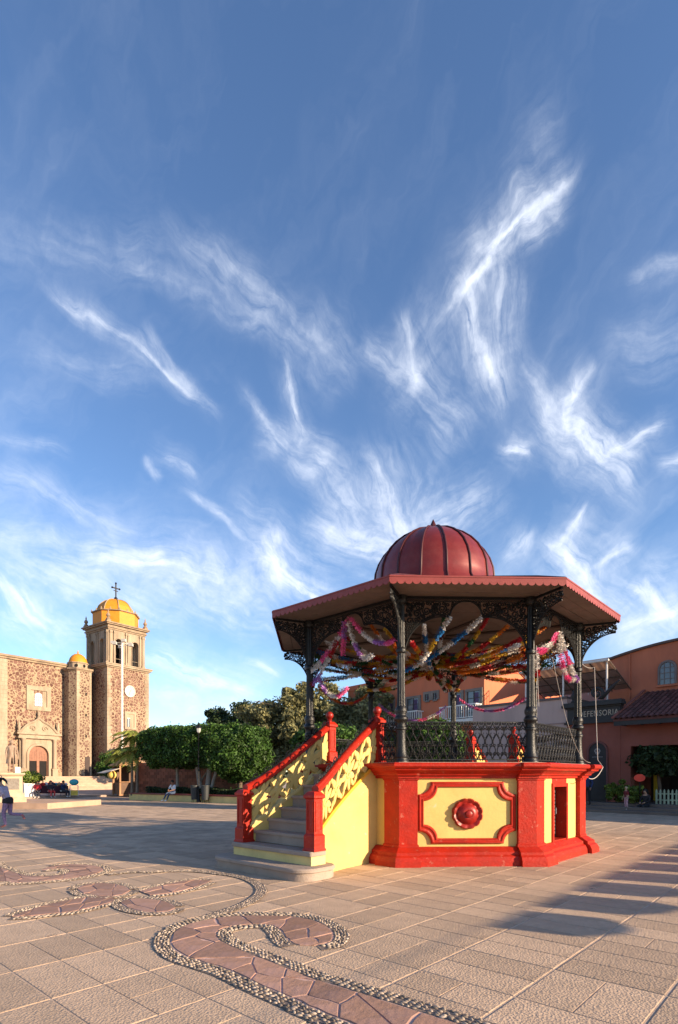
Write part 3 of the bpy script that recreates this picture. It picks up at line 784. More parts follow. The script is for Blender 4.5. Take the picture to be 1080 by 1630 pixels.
# ---------------------------------------------------------------- roof
RE = 4.03
def ring(R, z, d=0): return [(R * cos(phi(k)), R * sin(phi(k)), z) for k in range(8)]
roof = MB().loft([ring(RE - .02, 5.04), ring(RE, 5.06), ring(RE, 5.10), ring(3.4, 5.33), ring(1.40, 5.97), ring(1.40, 5.9), ring(3.4, 5.27), ring(RE - .02, 5.04)], caps=False).build('roof', DOME_RED, kiosk)
for k in range(8):
    MB().tube([(RE * cos(phi(k)), RE * sin(phi(k)), 5.105), (3.4 * cos(phi(k)), 3.4 * sin(phi(k)), 5.335), (1.43 * cos(phi(k)), 1.43 * sin(phi(k)), 5.975)], .028, 6).build('hip_seam', SEAM, roof)
# soffit boards, each ring of boards a few millimetres off its neighbour
sof = MB()
edges = [0.25, .62, .99, 1.36, 1.73, 2.1, 2.47, 2.84, 3.16, 3.44, 3.72, RE - .045]
for i in range(len(edges) - 1):
    z = 5.012 + (.004 if i % 2 else 0); r0, r1 = edges[i] + .006, edges[i + 1] - .006
    for k in range(8):
        q = [(r * cos(phi(kk)), r * sin(phi(kk))) for r, kk in ((r0, k), (r1, k), (r1, k + 1), (r0, k + 1))]
        MB_ = sof; MB_.prism(q, z, z + .02)
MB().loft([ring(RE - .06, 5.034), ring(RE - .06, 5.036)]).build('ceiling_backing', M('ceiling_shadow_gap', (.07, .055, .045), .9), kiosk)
sof.build('soffit', SOFFIT, kiosk)
beam = MB()
for k in range(8):
    a = phi(k); beam.tube([(.3 * cos(a), .3 * sin(a), 4.985), ((RC - .08) * cos(a), (RC - .08) * sin(a), 4.985)], .03, 4)
beam.build('ceiling_beam', M('dark_beam', (.10, .07, .055), .7, .2), kiosk)
# scalloped valance
L8 = 2 * (RE + .012) * math.sin(pi / 8); ns = 23
for k in range(8):
    T = FT(k); ao = (RE + .012) * C8; mb = MB(); w = L8 / ns
    for i in range(ns):
        x0 = -L8 / 2 + i * w; P = [(x0, 5.095), (x0, 5.02)]
        for q in range(1, 8): a = pi + pi * q / 8; P.append((x0 + w / 2 + w / 2 * cos(a), 5.02 + .058 * sin(a)))
        P += [(x0 + w, 5.02), (x0 + w, 5.095)]
        mb.loft([[T(x, ao, z) for x, z in P], [T(x, ao + .006, z) for x, z in P]])
    mb.box(-L8 / 2, L8 / 2, ao - .01, ao + .014, 5.085, 5.112, T=T)
    mb.build('scalloped_valance', VAL, kiosk)
# ---------------------------------------------------------------- dome
prof = [(1.50, 5.90), (1.47, 5.98), (1.425, 6.06), (1.41, 6.25), (1.385, 6.48), (1.31, 6.70), (1.18, 6.92), (1.01, 7.11), (.80, 7.28), (.56, 7.42), (.32, 7.515), (.12, 7.56), (.02, 7.575)]
NG = 16
drum = MB().lathe([(1.47, 5.86), (1.50, 5.93), (1.44, 5.99), (1.40, 6.0)], 16, rot=PH).build('dome_curb', DOME_RED, kiosk)
ga = MB(); r_ = []
for R, z in prof: r_.append([(R * cos(a), R * sin(a), z) for a in [(-.5 + i / 4) * 2 * pi / NG for i in range(5)]])
ga.loft(r_, closed=False, caps=False)
rb = MB(); rb.tube([((R + .012) * cos(0), 0, z + .008) for R, z in prof], .024, 6)
g0 = r0_ = None
for i in range(NG):
    a = PH + 2 * pi * (i + .5) / NG
    if g0 is None: g0 = ga.build('dome_panel', DOME_RED, kiosk, smooth=60); o = g0
    else: o = link_copy(g0, kiosk)
    o.rotation_euler = (0, 0, a)
    if r0_ is None: r0_ = rb.build('dome_rib', SEAM, kiosk, smooth=60); o = r0_
    else: o = link_copy(r0_, kiosk)
    o.rotation_euler = (0, 0, PH + 2 * pi * i / NG)
MB().lathe([(.20, 7.50), (.16, 7.57), (.12, 7.60), (.075, 7.68), (.035, 7.77), (.004, 7.83)], 10).build('spire', SEAM, kiosk)
# ---------------------------------------------------------------- staircases
def staircase(ang):
    st = bpy.data.objects.new('staircase', None); C.objects.link(st); st.parent = kiosk; st.rotation_euler = (0, 0, ang)
    # local: x = outwards (u), y = to the left seen from outside looking in ... v
    U0, U1 = 2.96, 4.92
    def vv(u):
        f = min(max((u - U0) / (U1 - U0), 0), 1); return .64 + .29 * f ** 2.2
    def zrail(u):
        f = (u - U0) / (U1 - U0); z = 2.72 - 1.36 * f
        return z + .07 * max(0, (f - .72) / .28) ** 2
    def zled(u): return 1.93 - 1.22 * (u - U0) / (U1 - U0)
    # rounded bottom slab
    def rslab(u0, u1, v, r, z0, z1, b, mat, name):
        def P(d):
            o = [(u0, -v + d), ]
            if v > 1.2: o = [(u0 + .02, -v + d + .22), (u0 + .10, -v + d + .08), (u0 + .25, -v + d)]
            for i in range(7): a = -pi / 2 + pi / 2 * i / 6; o.append((u1 - r + (r - d) * cos(a), -v + r + (r - d) * sin(a)))
            for i in range(7): a = pi / 2 * i / 6; o.append((u1 - r + (r - d) * cos(a), v - r + (r - d) * sin(a)))
            o += [(u0 + .25, v - d), (u0 + .10, v - d - .08), (u0 + .02, v - d - .22)] if v > 1.2 else [(u0, v - d)]
            return o
        mb = MB(); mb.loft([[(x, y, z) for x, y in P(d)] for d, z in ((b * 1.2, z0), (b * 1.2, z1 - .075), (.0, z1 - .06), (0, z1 - .02), (.018, z1))])
        return mb.build(name, mat, st, smooth=35)
    rslab(4.62, 5.52, 1.27, .34, -.01, .20, .03, STAIR, 'bottom_step')
    MB().box(4.78, 5.11, -1.03, 1.03, .20, .355).build('step_riser', PALE_YEL, st)
    rslab(4.80, 5.15, 1.06, .04, .355, .425, .0, STAIR, 'step')
    n = 7; run = (4.80 - 2.98) / n; rise = (1.893 - .425) / n
    for i in range(n):
        u1 = 4.80 - i * run; z1 = .425 + (i + 1) * rise; v = vv(u1) - .075
        ub = max(u1 - run * 2.2, 2.85); vb = vv(ub) - .075
        def tr4(f, e, z): return [(ub, -vb, z), (u1 - f, -v, z), (u1 - f, v, z), (ub, vb, z)]
        mb = MB(); mb.loft([tr4(.035, 0, z1 - rise), tr4(.035, 0, z1 - .05)])
        mb.loft([tr4(0, 0, z1 - .05), tr4(-.006, 0, z1 - .012), tr4(.01, 0, z1)])
        mb.build('step', STAIR, st)
    for s in (-1, 1):
        us = [U0 + (U1 - U0) * i / 24 for i in range(25)]
        # solid flank
        mb = MB(); rings = []
        for u in us:
            v0, v1 = s * (vv(u) - .07), s * (vv(u) + .06)
            rings.append([(u, v0, -.01), (u, v1, -.01), (u, v1, zled(u)), (u, v0, zled(u))])
        mb.loft(rings); mb.build('flank_wall', YEL, st)
        mb = MB(); rings = []
        for u in us:
            v0, v1 = s * (vv(u) - .085), s * (vv(u) + .085)
            rings.append([(u, v0, zled(u) - .03), (u, v1, zled(u) - .03), (u, v1, zled(u) + .035), (u, v0, zled(u) + .035)])
        mb.loft(rings); mb.build('ledge', PALE_YEL if s < 0 else YEL_DEEP, st)
        # handrail moulding
        mb = MB(); rings = []
        for u in us:
            c = s * vv(u); z = zrail(u)
            rings.append([(u, c + a * s, z + b) for a, b in ((-.075, -.075), (.075, -.075), (.09, -.045), (.075, -.02), (.085, .01), (.06, .045), (.03, .06), (-.03, .06), (-.06, .045), (-.085, .01), (-.075, -.02), (-.09, -.045))])
        mb.loft(rings); mb.build('handrail', RED, st, smooth=30)
        # pierced flower panel
        pm = MB(); slope = (zrail(U0) - zrail(U1)) / (U1 - U0)
        def Q(u, h, o):
            zl, zr = zled(u) + .03, zrail(u) - .07
            return (u, s * (vv(u) + o), zl + (zr - zl) * h)
        def leafpoly(u, h, a, l, w, th):
            """pointed petal from (u,h) at angle a; l,w in metres along the slope"""
            pts = []
            for i in range(11):
                f = i / 10; pts.append((f * l, w * sin(pi * f) ** .8 * (1 if f < .5 else 1)))
            for i in range(9, 0, -1):
                f = i / 10; pts.append((f * l, -w * sin(pi * f) ** .8))
            out = []
            for x, y in pts:
                X = x * cos(a) - y * sin(a); Y = x * sin(a) + y * cos(a)
                uu = min(max(u - X * .80, U0 + .01), U1 - .06); hh = h + Y / .56
                out.append((uu, min(max(hh, -.02), 1.02)))
            pm.loft([[Q(x, y, -th) for x, y in out], [Q(x, y, -th * .55 if 0 else th * .8) for x, y in out], [Q(x * .8 + .2 * (sum(p[0] for p in out) / len(out)), y * .8 + .2 * (sum(p[1] for p in out) / len(out)), th * 1.1) for x, y in out]])
        rr = random.Random(11); nf = 5; du = (U1 - U0 - .1) / nf
        for i in range(nf):
            u = U1 - .08 - du * (i + .5); big = i % 2 == 0
            n_ = 7 if big else 6
            for q in range(n_):
                a = 2 * pi * q / n_ + (.35 if big else .1) + rr.uniform(-.05, .05)
                leafpoly(u, .5, a, (.30 if big else .27), .058, .05 + .0011 * q)
            ring_ = [Q(min(max(u - .05 * cos(2 * pi * q / 10), U0), U1), .5 + .085 * sin(2 * pi * q / 10), .058) for q in range(10)]
            pm.tube(ring_, .024, 5, closed=True)
            # fillers towards ledge and rail, between two flowers
            ub = u - du / 2
            if i < nf - 1:
                for (h0, a0) in ((.0, pi / 2), (1.0, -pi / 2)):
                    for j, da in enumerate((-.7, .7)): leafpoly(ub, h0, a0 + da, .19, .04, .048 + .0013 * j)
        for j, (h0, a0) in enumerate(((.02, 1.0), (.02, .45), (.98, -.5), (.98, -1.0))): leafpoly(U1 - .06, h0, a0, .26, .05, .044 + .001 * j)
        for j, (h0, a0) in enumerate(((.02, 2.1), (.98, -2.2))): leafpoly(U0 + .06, h0, a0, .24, .05, .044 + .001 * j)
        pm.build('pierced_panel', YEL if s > 0 else YEL, st)
        # newel posts
        def newel(u, v, z0, z1, w, name='newel_post'):
            mb = MB()
            def sq(h, z): return [(u - h, v - h, z), (u + h, v - h, z), (u + h, v + h, z), (u - h, v + h, z)]
            mb.loft([sq(w + .04, z0), sq(w + .04, z0 + .02), sq(w + .025, z0 + .05), sq(w + .025, z0 + .25), sq(w, z0 + .28), sq(w, z1 - .12), sq(w + .03, z1 - .10), sq(w + .03, z1 - .06), sq(w - .02, z1), sq(.015, z1 + .012)])
            for (ax, sg) in ((0, 1), (0, -1), (1, 1), (1, -1)):        # raised panel border on each side
                za, zb, hw = z0 + .32, z1 - .16, w - .028
                T_ = (lambda x, o, z: (u + sg * (w + o), v + x, z)) if ax == 0 else (lambda x, o, z: (u + x, v + sg * (w + o), z))
                for (x0, x1, q0, q1) in ((-hw, -hw + .018, za, zb), (hw - .018, hw, za, zb), (-hw + .018, hw - .018, za, za + .018), (-hw + .018, hw - .018, zb - .018, zb)):
                    mb.box(x0, x1, -.004, .010, q0, q1, T=T_)
            return mb.build(name, RED, st)
        newel(U1 + .02, s * (vv(U1)), .425, 1.39, .098)
        tp = newel(U0 - .02, s * vv(U0), 1.89, 2.78, .092)
        fb = MB(); c = (U0 - .02, s * vv(U0)); fb.lathe([(.05, 2.77), (.045, 2.81), (.06, 2.83), (.045, 2.845)], 12, c); fb.ball((c[0], c[1], 2.915), .082, 14, 9)
        fb.build('ball_finial', RED_DARK, st, smooth=50)
        # wire scrolls standing on the handrail
        sc = MB()
        for i in range(8):
            u = U0 + .14 + i * .232; c = s * vv(u)
            for (R, du_, dz, d, t) in ((.07, 0, .10, 1, 1.3), (.045, .10, .03, -1, 1.1)):
                pts = []
                for q in range(13):
                    f = q / 12; r_2 = R * (1 - .75 * f); a = -pi / 2 + d * 2 * pi * t * f
                    uu = u + du_ + r_2 * cos(a); pts.append((uu, s * vv(min(uu, U1)), zrail(min(uu, U1)) + .05 + dz * .6 + r_2 * (sin(a)) - .0))
                sc.tube(pts, .012, 4)
        sc.tube([(U0 + .02 + i * .1, s * vv(U0 + .02 + i * .1), zrail(U0 + .02 + i * .1) + .075) for i in range(19)], .010, 4)
        sc.build('wire_scroll', IRON, st)
    return st
staircase(mid(7)); staircase(mid(3))
# cables
CABLE = M('pale_cable', (.45, .40, .36), .6, .15)
def hang(p0, p1, sag, n=18):
    p0, p1 = Vector(p0), Vector(p1)
    return [p0.lerp(p1, i / n) - Vector((0, 0, sag * 4 * (i / n) * (1 - i / n))) for i in range(n + 1)]
def K(a, r, z): return (KX + r * cos(a), KY + r * sin(a), z)
cb = MB(); a2 = phi(2)
top_ = K(a2 + .04, 3.55, 4.05); low = K(a2 - .0, 3.60, 2.0); lo2 = K(a2 - .02, 3.70, 1.84); lo3 = K(phi(1) + .60, 3.44, 1.60)
cb.tube(hang(K(phi(2), 3.28, 4.12), top_, .05, 6) + hang(top_, low, 0, 8)[1:] + [lo2] + hang(lo2, lo3, .10, 8)[1:], .008, 5)
tag(cb.build('hanging_cable', CABLE, smooth=60), 'pale cable hanging down the rightmost bandstand column and over the red cornice', 'cable')
cb = MB(); cb.tube(hang(K(phi(1) + .02, 3.28, 4.1), K(phi(1) + .03, 3.31, 2.95), .0, 10), .005, 4); cb.tube(hang(K(phi(1) + .15, 3.3, 3.9), K(a2 - .1, 3.45, 1.93), .5, 16), .0035, 4)
tag(cb.build('loose_wire', CABLE), 'thin loose wire dangling across the right hand railing of the bandstand', 'wire')

# ------------------------------------------------------------------ tinsel garlands
def tinsel(name, col): return M(name, col, .45, .2, 30, spec=.3, island=.35, trans=.12)
TC = {'red': tinsel('red_tinsel', (.40, .015, .02)), 'orange': tinsel('orange_tinsel', (.50, .13, .012)), 'yellow': tinsel('yellow_tinsel', (.55, .33, .03)), 'green': tinsel('green_tinsel', (.012, .09, .03)),
      'white': tinsel('white_tinsel', (.66, .62, .58)), 'blue': tinsel('blue_tinsel', (.02, .16, .40)), 'purple': tinsel('purple_tinsel', (.36, .16, .45)), 'pink': tinsel('pink_tinsel', (.75, .12, .30)), 'dark': tinsel('dark_red_tinsel', (.10, .012, .012))}
RG = random.Random(21)
def garland(p0, p1, sag, cols_, label, seg=.32, R=.058, dens=1.0, group='tinsel garlands hung in the bandstand'):
    p0, p1 = Vector(p0), Vector(p1); L_ = (p1 - p0).length * (1 + 2.6 * (sag / max((p1 - p0).length, .1)) ** 2)
    n = max(8, int(L_ / .028)); P = hang(p0, p1, sag, n); mb = MB()
    for i in range(n):
        t = (P[i + 1] - P[i]).normalized(); a = t.orthogonal().normalized(); b = t.cross(a)
        mi = int(i / n * L_ / seg) % len(cols_)
        for q in range(int(12 * dens)):
            an = RG.uniform(0, 2 * pi); d = a * cos(an) + b * sin(an); side = t.cross(d)
            l = R * RG.uniform(.6, 1.25); w = RG.uniform(.005, .009); k = t * RG.uniform(-.03, .03) - Vector((0, 0, RG.uniform(0, .015)))
            o = P[i] + t * RG.uniform(0, .028)
            e = o + d * l + k
            mb.add([o - side * w, o + side * w, e + side * w + t * .01, e - side * w - t * .006], [(0, 1, 2, 3)], mi)
    me = mb.mesh('tinsel_garland')
    for c in cols_: me.materials.append(TC[c])
    o = bpy.data.objects.new('tinsel_garland', me); C.objects.link(o)
    tag(o, label, 'garland', group); return o
cz = 4.62
def fpt(k, x, z, o=0): # point on face k
    p = FT(k)(x, RC * C8 + o, z); return (KX + p[0], KY + p[1], p[2])
def ctr(a, r=.15, z=cz): return K(a, r, z)
sets = [(['red', 'orange', 'yellow'], 'red orange and yellow'), (['green', 'white', 'red'], 'green white and red'), (['blue', 'white'], 'blue and white'), (['orange', 'white', 'yellow'], 'orange white and yellow'),
        (['dark', 'white', 'green'], 'dark red white and green'), (['green', 'yellow', 'red'], 'green yellow and red'), (['red', 'yellow', 'green'], 'red yellow and green'), (['yellow', 'white', 'orange'], 'yellow white and orange')]
GPOS = ['left foot', 'left flank', 'left crown', 'right crown', 'right flank', 'right foot']
plac = ['front', 'front right', 'right', 'back right', 'back', 'back left', 'left', 'front left']
for k in range(8):
    for j, (x, z, sg) in enumerate(((-1.02, 4.15, .16), (-.8, 4.5, .26), (-.42, 4.66, .34), (.42, 4.66, .33), (.8, 4.5, .25), (1.02, 4.15, .16))):
        cset, nm = sets[(k * 3 + j * 2) % 8]
        c2 = cset[j % len(cset):] + cset[:j % len(cset)]
        garland(fpt(k, x, z, -.03), ctr(mid(k) + x * .6, .10 + .05 * j, cz - .02 - .075 * ((j * 5 + k) % 6)), sg * .8, c2,
                '%s garland from the %s of the %s arch' % (nm, GPOS[j], plac[k]), dens=.9, R=.048)
# bright ones in front
garland(fpt(0, .30, 4.63, .02), fpt(0, -1.0, 3.85, -1.3), .10, ['white', 'blue'], 'blue and white tinsel garland slanting down from the middle of the front arch', seg=.34, R=.055, group='garlands that stand out')
garland(fpt(0, -.31, 4.64, .02), fpt(0, -.72, 3.95, -.6), .02, ['white', 'blue', 'yellow'], 'short blue white and yellow garland falling steeply inside the front arch', seg=.25, R=.06, group='garlands that stand out')
garland(fpt(0, 1.05, 4.25, -.02), ctr(mid(0), .4, 4.22), .12, ['red', 'orange', 'yellow', 'red'], 'red and orange garland running inwards from the front right column', seg=.4, R=.06, group='garlands that stand out')
garland(fpt(0, 1.07, 3.95, -.02), ctr(mid(0) + .3, .9, 4.0), .10, ['orange', 'dark', 'red', 'orange'], 'orange and dark red garland just below the red one at the front right column', seg=.4, group='garlands that stand out')
for i, (x0, z0, x1, z1, sg, lab) in enumerate(((-.02, 4.84, -1.12, 3.92, .10, 'pink and white tinsel drape falling from the left arch to the left column'), (.02, 4.84, 1.10, 4.20, .22, 'pink white and purple drape looping from the left arch to the front left column'),
        (-.06, 4.78, .55, 4.0, .30, 'white and purple drape looping in the middle of the left arch'), (-.35, 4.45, -1.1, 3.60, .05, 'red and white drape hanging low beside the left column'),
        (-.9, 3.75, -.1, 3.45, .28, 'pale purple drape sagging below the left arch'), (-.15, 4.80, -.2, 4.1, .0, 'short purple and pink tail hanging straight down in the left arch'))):
    garland(fpt(7, x0, z0, .05), fpt(7, x1, z1, .05), sg, [['pink', 'white'], ['pink', 'white', 'purple'], ['white', 'purple', 'white'], ['red', 'white', 'purple'], ['purple', 'white', 'pink'], ['purple', 'pink']][i], lab, seg=.36, R=.055, group='pink and white drapes on the left arch')
for i, (x0, z0, x1, z1, sg, lab) in enumerate(((-.05, 4.55, -1.08, 4.02, .12, 'pink and white tinsel drape falling from the right arch to the front right column'), (.0, 4.60, .35, 3.78, .16, 'white and pink drape hanging from the right arch'), (.05, 4.60, 1.12, 3.72, .16, 'white pink and purple drape running to the rightmost column'),
        (-1.1, 4.0, -1.02, 3.55, .0, 'white tinsel tuft hanging at the front right column'), (.3, 3.8, .9, 3.75, .08, 'pink tinsel length ending below the right arch'))):
    garland(fpt(1, x0, z0, .05), fpt(1, x1, z1, .05), sg, [['pink', 'white', 'pink'], ['white', 'pink'], ['white', 'pink', 'white', 'purple'], ['white', 'red', 'white'], ['pink', 'white']][i], lab, seg=.34, R=.06, group='pink and white drapes on the right arch')
garland(fpt(4, -1.0, 3.7, -.05), fpt(4, 1.0, 3.75, -.05), .45, ['purple', 'white', 'pink'], 'purple white and pink drape strung low across the far side of the bandstand', R=.045, group='low drapes on the far side')
garland(fpt(3, -1.0, 3.75, -.05), fpt(3, 1.0, 3.9, -.05), .35, ['pink', 'purple'], 'pink and purple drape strung low over the far staircase', R=.045, group='low drapes on the far side')
garland(fpt(5, -1.0, 4.0, -.05), fpt(5, 1.0, 4.0, -.05), .35, ['orange', 'red'], 'orange and red garland strung low across the far left side', R=.045, group='low drapes on the far side')

# ================================================================== CHURCH
RUB = masonry('rubble_masonry', (.155, .080, .062), (.33, .245, .165), 2.9, gap=.055, mortar_amt=1.2)
RUB2 = masonry('sparse_rubble_masonry', (.15, .085, .065), (.32, .245, .17), 3.2, gap=.10, mortar_amt=1.0)
TRIM = M('church_dressed_stone', (.34, .26, .18), .88, .22, 1.6, .35, 9, stain=(.16, .115, .08), sscale=.9, samt=.7, ramp=(.45, .68), streak=True)
TRIM_D = M('weathered_cornice_stone', (.30, .215, .14), .9, .22, 2, .35, 9, stain=(.12, .09, .07), sscale=1.2, samt=.7)
DOMEY = M('yellow_dome_tiles', (.60, .225, .014), .6, .12, 2, .1, 12, stain=(.62, .22, .02), sscale=.8, samt=.5)
WHITE = M('white_paint', (.78, .74, .68), .6, .08, 4)
DARK = M('dark_interior', (.012, .010, .010), .95, .3)
WOOD = M('church_door_wood', (.24, .10, .055), .6, .25, 5, .2, 16)
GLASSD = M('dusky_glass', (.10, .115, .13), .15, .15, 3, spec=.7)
CH = thing('church', 'brown rubble stone church with a square bell tower and yellow tiled domes', 'church', (-36.8, 60, 0), math.atan2(.8, .6))
PZ = 1.6
MB().box(-22, 7.55, 0, 14, -.05, 14.5).build('nave_wall', RUB, CH)
MB().box(-22, 7.6, -.18, 14.1, 14.5, 14.72).box(-22, 7.6, -.32, 14.1, 14.72, 14.95).build('nave_cornice', TRIM_D, CH)
MB().box(-2.4, .35, -.9, 0, -.05, 14.2).build('buttress', TRIM, CH)
bt = MB()
for i in range(30):                                # dressed corner stones of the buttress
    z = 1.7 + i * .42; w = .9 if i % 2 else .62
    bt.box(.36 - w, .385, -.925, -.5, z, z + .40)
bt.build('corner_stone', TRIM, CH, kind='stuff')
# window of the nave
wf = MB()
for (x0, x1, z0, z1) in ((2.7, 3.15, 9.1, 11.9), (4.95, 5.4, 9.1, 11.9), (3.15, 4.95, 11.4, 11.9), (3.15, 4.95, 9.1, 9.55)): wf.box(x0, x1, -.14, .05, z0, z1)
w_ = wf.build('window_surround', TRIM, CH)
wi = MB()
for (x0, x1) in ((3.15, 3.55), (4.5, 4.95)): wi.loft([[(x0, -.02, 9.55), (x1, -.02, 9.55), (x1, -.02, 11.4), (x0, -.02, 11.4)], [(x0 + .02, .0, 9.55), (x1, .0, 9.55), (x1, .0, 11.4), (x0 + .02, .0, 11.4)]])
wi.build('window_reveal', TRIM, w_)
P = [(3.62, 9.62)] + [(4.03 + .42 * cos(a), 10.72 + .42 * sin(a)) for a in [pi - pi * i / 8 for i in range(9)]] + [(4.45, 9.62)]
MB().loft([[(x, -.035, z) for x, z in P], [(x, -.02, z) for x, z in P]]).build('window_pane', M('pale_window_glass', (.42, .46, .5), .3, .2, 2), w_)
mu = MB()
for x in (3.82, 4.03, 4.24): mu.box(x - .018, x + .018, -.05, -.03, 9.64, 11.0)
for z in (9.95, 10.3, 10.65): mu.box(3.63, 4.44, -.048, -.03, z - .015, z + .015)
mu.build('glazing_bar', TRIM_D, w_)
# portal
pt = bpy.data.objects.new('portal', None); C.objects.link(pt); pt.parent = CH
dx, dw, zs = 3.93, 1.08, 4.0
fr_ = MB()
def arch_pts(cx, r, zs_, n=14): return [(cx + r * cos(pi - pi * i / n), zs_ + r * sin(pi - pi * i / n)) for i in range(n + 1)]
inn = [(dx - dw, PZ)] + arch_pts(dx, dw, zs) + [(dx + dw, PZ)]
out_ = [(dx - 2.1, PZ)] + [(dx + 2.1 * x, zs + z) for x, z in [(-1, 1.0)] * 0] 
mb = MB(); ia = arch_pts(dx, dw, zs, 14)
for i in range(14):                                # wall above the arch
    (xa, za), (xb, zb) = ia[i], ia[i + 1]
    mb.loft([[(xa, -.30, za), (xb, -.30, zb), (xb, -.30, 6.15), (xa, -.30, 6.15)], [(xa, .2, za), (xb, .2, zb), (xb, .2, 6.15), (xa, .2, 6.15)]])
mb.box(dx - 2.05, dx - dw, -.30, .2, PZ, 6.15); mb.box(dx + dw, dx + 2.05, -.30, .2, PZ, 6.15)
mb.build('portal_wall', TRIM, pt)
mb = MB(); rings = []
for r0, d in ((dw, -.30), (dw, -.40), (dw + .14, -.44), (dw + .26, -.40), (dw + .28, -.30)):
    rings.append([(x, d, z) for x, z in [(dx - r0, PZ)] + arch_pts(dx, r0, zs) + [(dx + r0, PZ)]])
mb.loft(rings, closed=False, caps=False); mb.build('archivolt', TRIM, pt, smooth=40)
for s in (-1, 1):
    x = dx + s * 1.72; mb = MB()
    mb.box(x - .3, x + .3, -.62, -.3, PZ, PZ + .75); mb.box(x - .36, x + .36, -.66, -.3, PZ + .75, PZ + .87)
    mb.lathe([(.24, PZ + .87), (.26, PZ + .95), (.20, PZ + 1.02), (.19, 5.55), (.25, 5.7), (.28, 5.78), (.28, 5.85)], 12, (x, -.46))
    mb.build('portal_column', TRIM, pt, smooth=40)
mb = MB(); mb.box(dx - 2.3, dx + 2.3, -.62, .1, 5.85, 6.05).box(dx - 2.2, dx + 2.2, -.52, .1, 6.05, 6.3).box(dx - 2.45, dx + 2.45, -.72, .1, 6.3, 6.48); mb.build('entablature', TRIM, pt)
P = []
for i in range(25):
    f = -1 + 2 * i / 24; P.append((dx + 2.1 * f, 6.48 + 1.35 * (1 - abs(f) ** 2.2) + .32 * math.exp(-(f / .16) ** 2)))
mb = MB(); mb.loft([[(x, -.42, z) for x, z in P], [(x, .05, z) for x, z in P]]); mb.tube([(x, -.44, z) for x, z in P], .13, 6)
for s in (-1, 1): mb.tube([(dx + s * (.62 + .34 * (1 - i / 16) * cos(i * .55)), -.46, 7.0 + .34 * (1 - i / 16) * sin(i * .55)) for i in range(16)], .085, 5)
mb.build('scrolled_pediment', TRIM, pt)
for s in (-1, 1): MB().lathe([(.22, 6.48), (.26, 6.6), (.12, 6.75), (.2, 7.1), (.12, 7.35), (.03, 8.0), (.01, 8.1)], 10, (dx + s * 2.15, -.4)).build('finial', TRIM, pt, smooth=50)
MB().lathe([(.2, 8.1), (.22, 8.3), (.1, 8.4), (.16, 8.7), (.03, 9.1)], 10, (dx, -.3)).build('finial', TRIM, pt, smooth=50)
dk = MB().box(dx - dw, dx + dw, -.03, -.012, PZ, 5.1).build('doorway_darkness', DARK, pt)
dd = MB()
for s in (-1, 1):
    q = [(dx + s * .04, 3.35), (dx + s * (dw - .02), 3.35)] + [(dx + s * dw * .98 * cos(a), zs + dw * .98 * sin(a)) for a in [pi / 2 * i / 6 for i in range(7)]]
    q = [(dx + s * .04, 3.35), (dx + s * (dw - .02), 3.35)] + [(dx + s * (.04 + (dw - .06) * cos(pi / 2 * i / 6)), zs + dw * .97 * sin(pi / 2 * i / 6)) for i in range(7)]
    dd.loft([[(x, -.12, z) for x, z in q], [(x, -.06, z) for x, z in q]])
dd.box(dx - .14, dx + .14, -.14, -.04, PZ, zs + .98)
dd.box(dx - dw, dx - dw + .10, -.14, -.04, PZ, 3.6).box(dx + dw - .1, dx + dw, -.14, -.04, PZ, 3.6)
dd.build('door', WOOD, pt)
st_ = MB()
for s in (-1, 1):
    for i in range(5): x = dx + s * (.22 + .17 * i); st_.box(x - .012, x + .012, -.135, -.122, 3.4, 4.55 - .12 * i)
st_.build('door_batten', M('dark_door_batten', (.12, .05, .03), .6), pt)
# ---- turret with small dome
tu = MB(); tc_ = (8.3, -.6); tp = [(6.95 - 8.3, .6), (6.95 - 8.3, -.5), (7.45 - 8.3, -1.4), (9.25 - 8.3, -1.4), (9.7 - 8.3, -.6), (9.7 - 8.3, 1.5), (6.95 - 8.3, 1.5)]; tp0 = tp; tp = [(tc_[0] + a, tc_[1] + b) for a, b in tp]; tu.prism(tp, -.05, 14.0); tu.build('stair_turret', RUB2, CH)
mb = MB()
for g_, z0, z1 in ((.10, 14.0, 14.15), (.25, 14.15, 14.38)):
    q = [(tc_[0] + (x) * (1 + g_ * .6), tc_[1] + y * (1 + g_ * .6)) for x, y in tp0]; mb.prism(q, z0, z1)
mb.build('turret_cornice', TRIM_D, CH)
mb = MB()
for i, (x, y) in enumerate(((-.85, -1.4), (.95, -1.4))):
    for j in range(28):
        z = 1.7 + j * .44; w = .30 if j % 2 else .22; cx, cy = tc_[0] + x, tc_[1] + y
        if i == 0: mb.box(cx - .02, cx + w + .1, cy - .025, cy + .1, z, z + .42)
        elif i == 1: mb.box(cx - w, cx + .0, cy - .026, cy + .1, z, z + .42)
mb.build('quoin', TRIM, CH, kind='stuff')
MB().lathe([(1.1, 14.38), (1.1, 15.0), (1.2, 15.05), (1.2, 15.14)], 12, (tc_[0] + .05, tc_[1] - .0)).build('lantern_drum', TRIM, CH)
mb = MB()
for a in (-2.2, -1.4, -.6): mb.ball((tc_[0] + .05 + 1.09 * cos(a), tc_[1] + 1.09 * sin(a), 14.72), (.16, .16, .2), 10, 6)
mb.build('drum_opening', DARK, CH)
MB().lathe([(1.06, 15.14), (1.02, 15.35), (.9, 15.7), (.68, 16.0), (.4, 16.2), (.15, 16.27), (.08, 16.3), (.1, 16.42), (.02, 16.7)], 20, (tc_[0] + .05, tc_[1] - .0)).build('small_dome', DOMEY, CH, smooth=50)
MB().box(8.45, 9.05, -2.05, -1.995, 1.6, 3.9).build('side_door', M('dark_side_door', (.05, .03, .025), .7), CH)
for z in (6.2, 8.7, 11.2): MB().box(8.5, 8.68, -2.02, -1.99, z, z + .32).build('slit_window', DARK, CH)
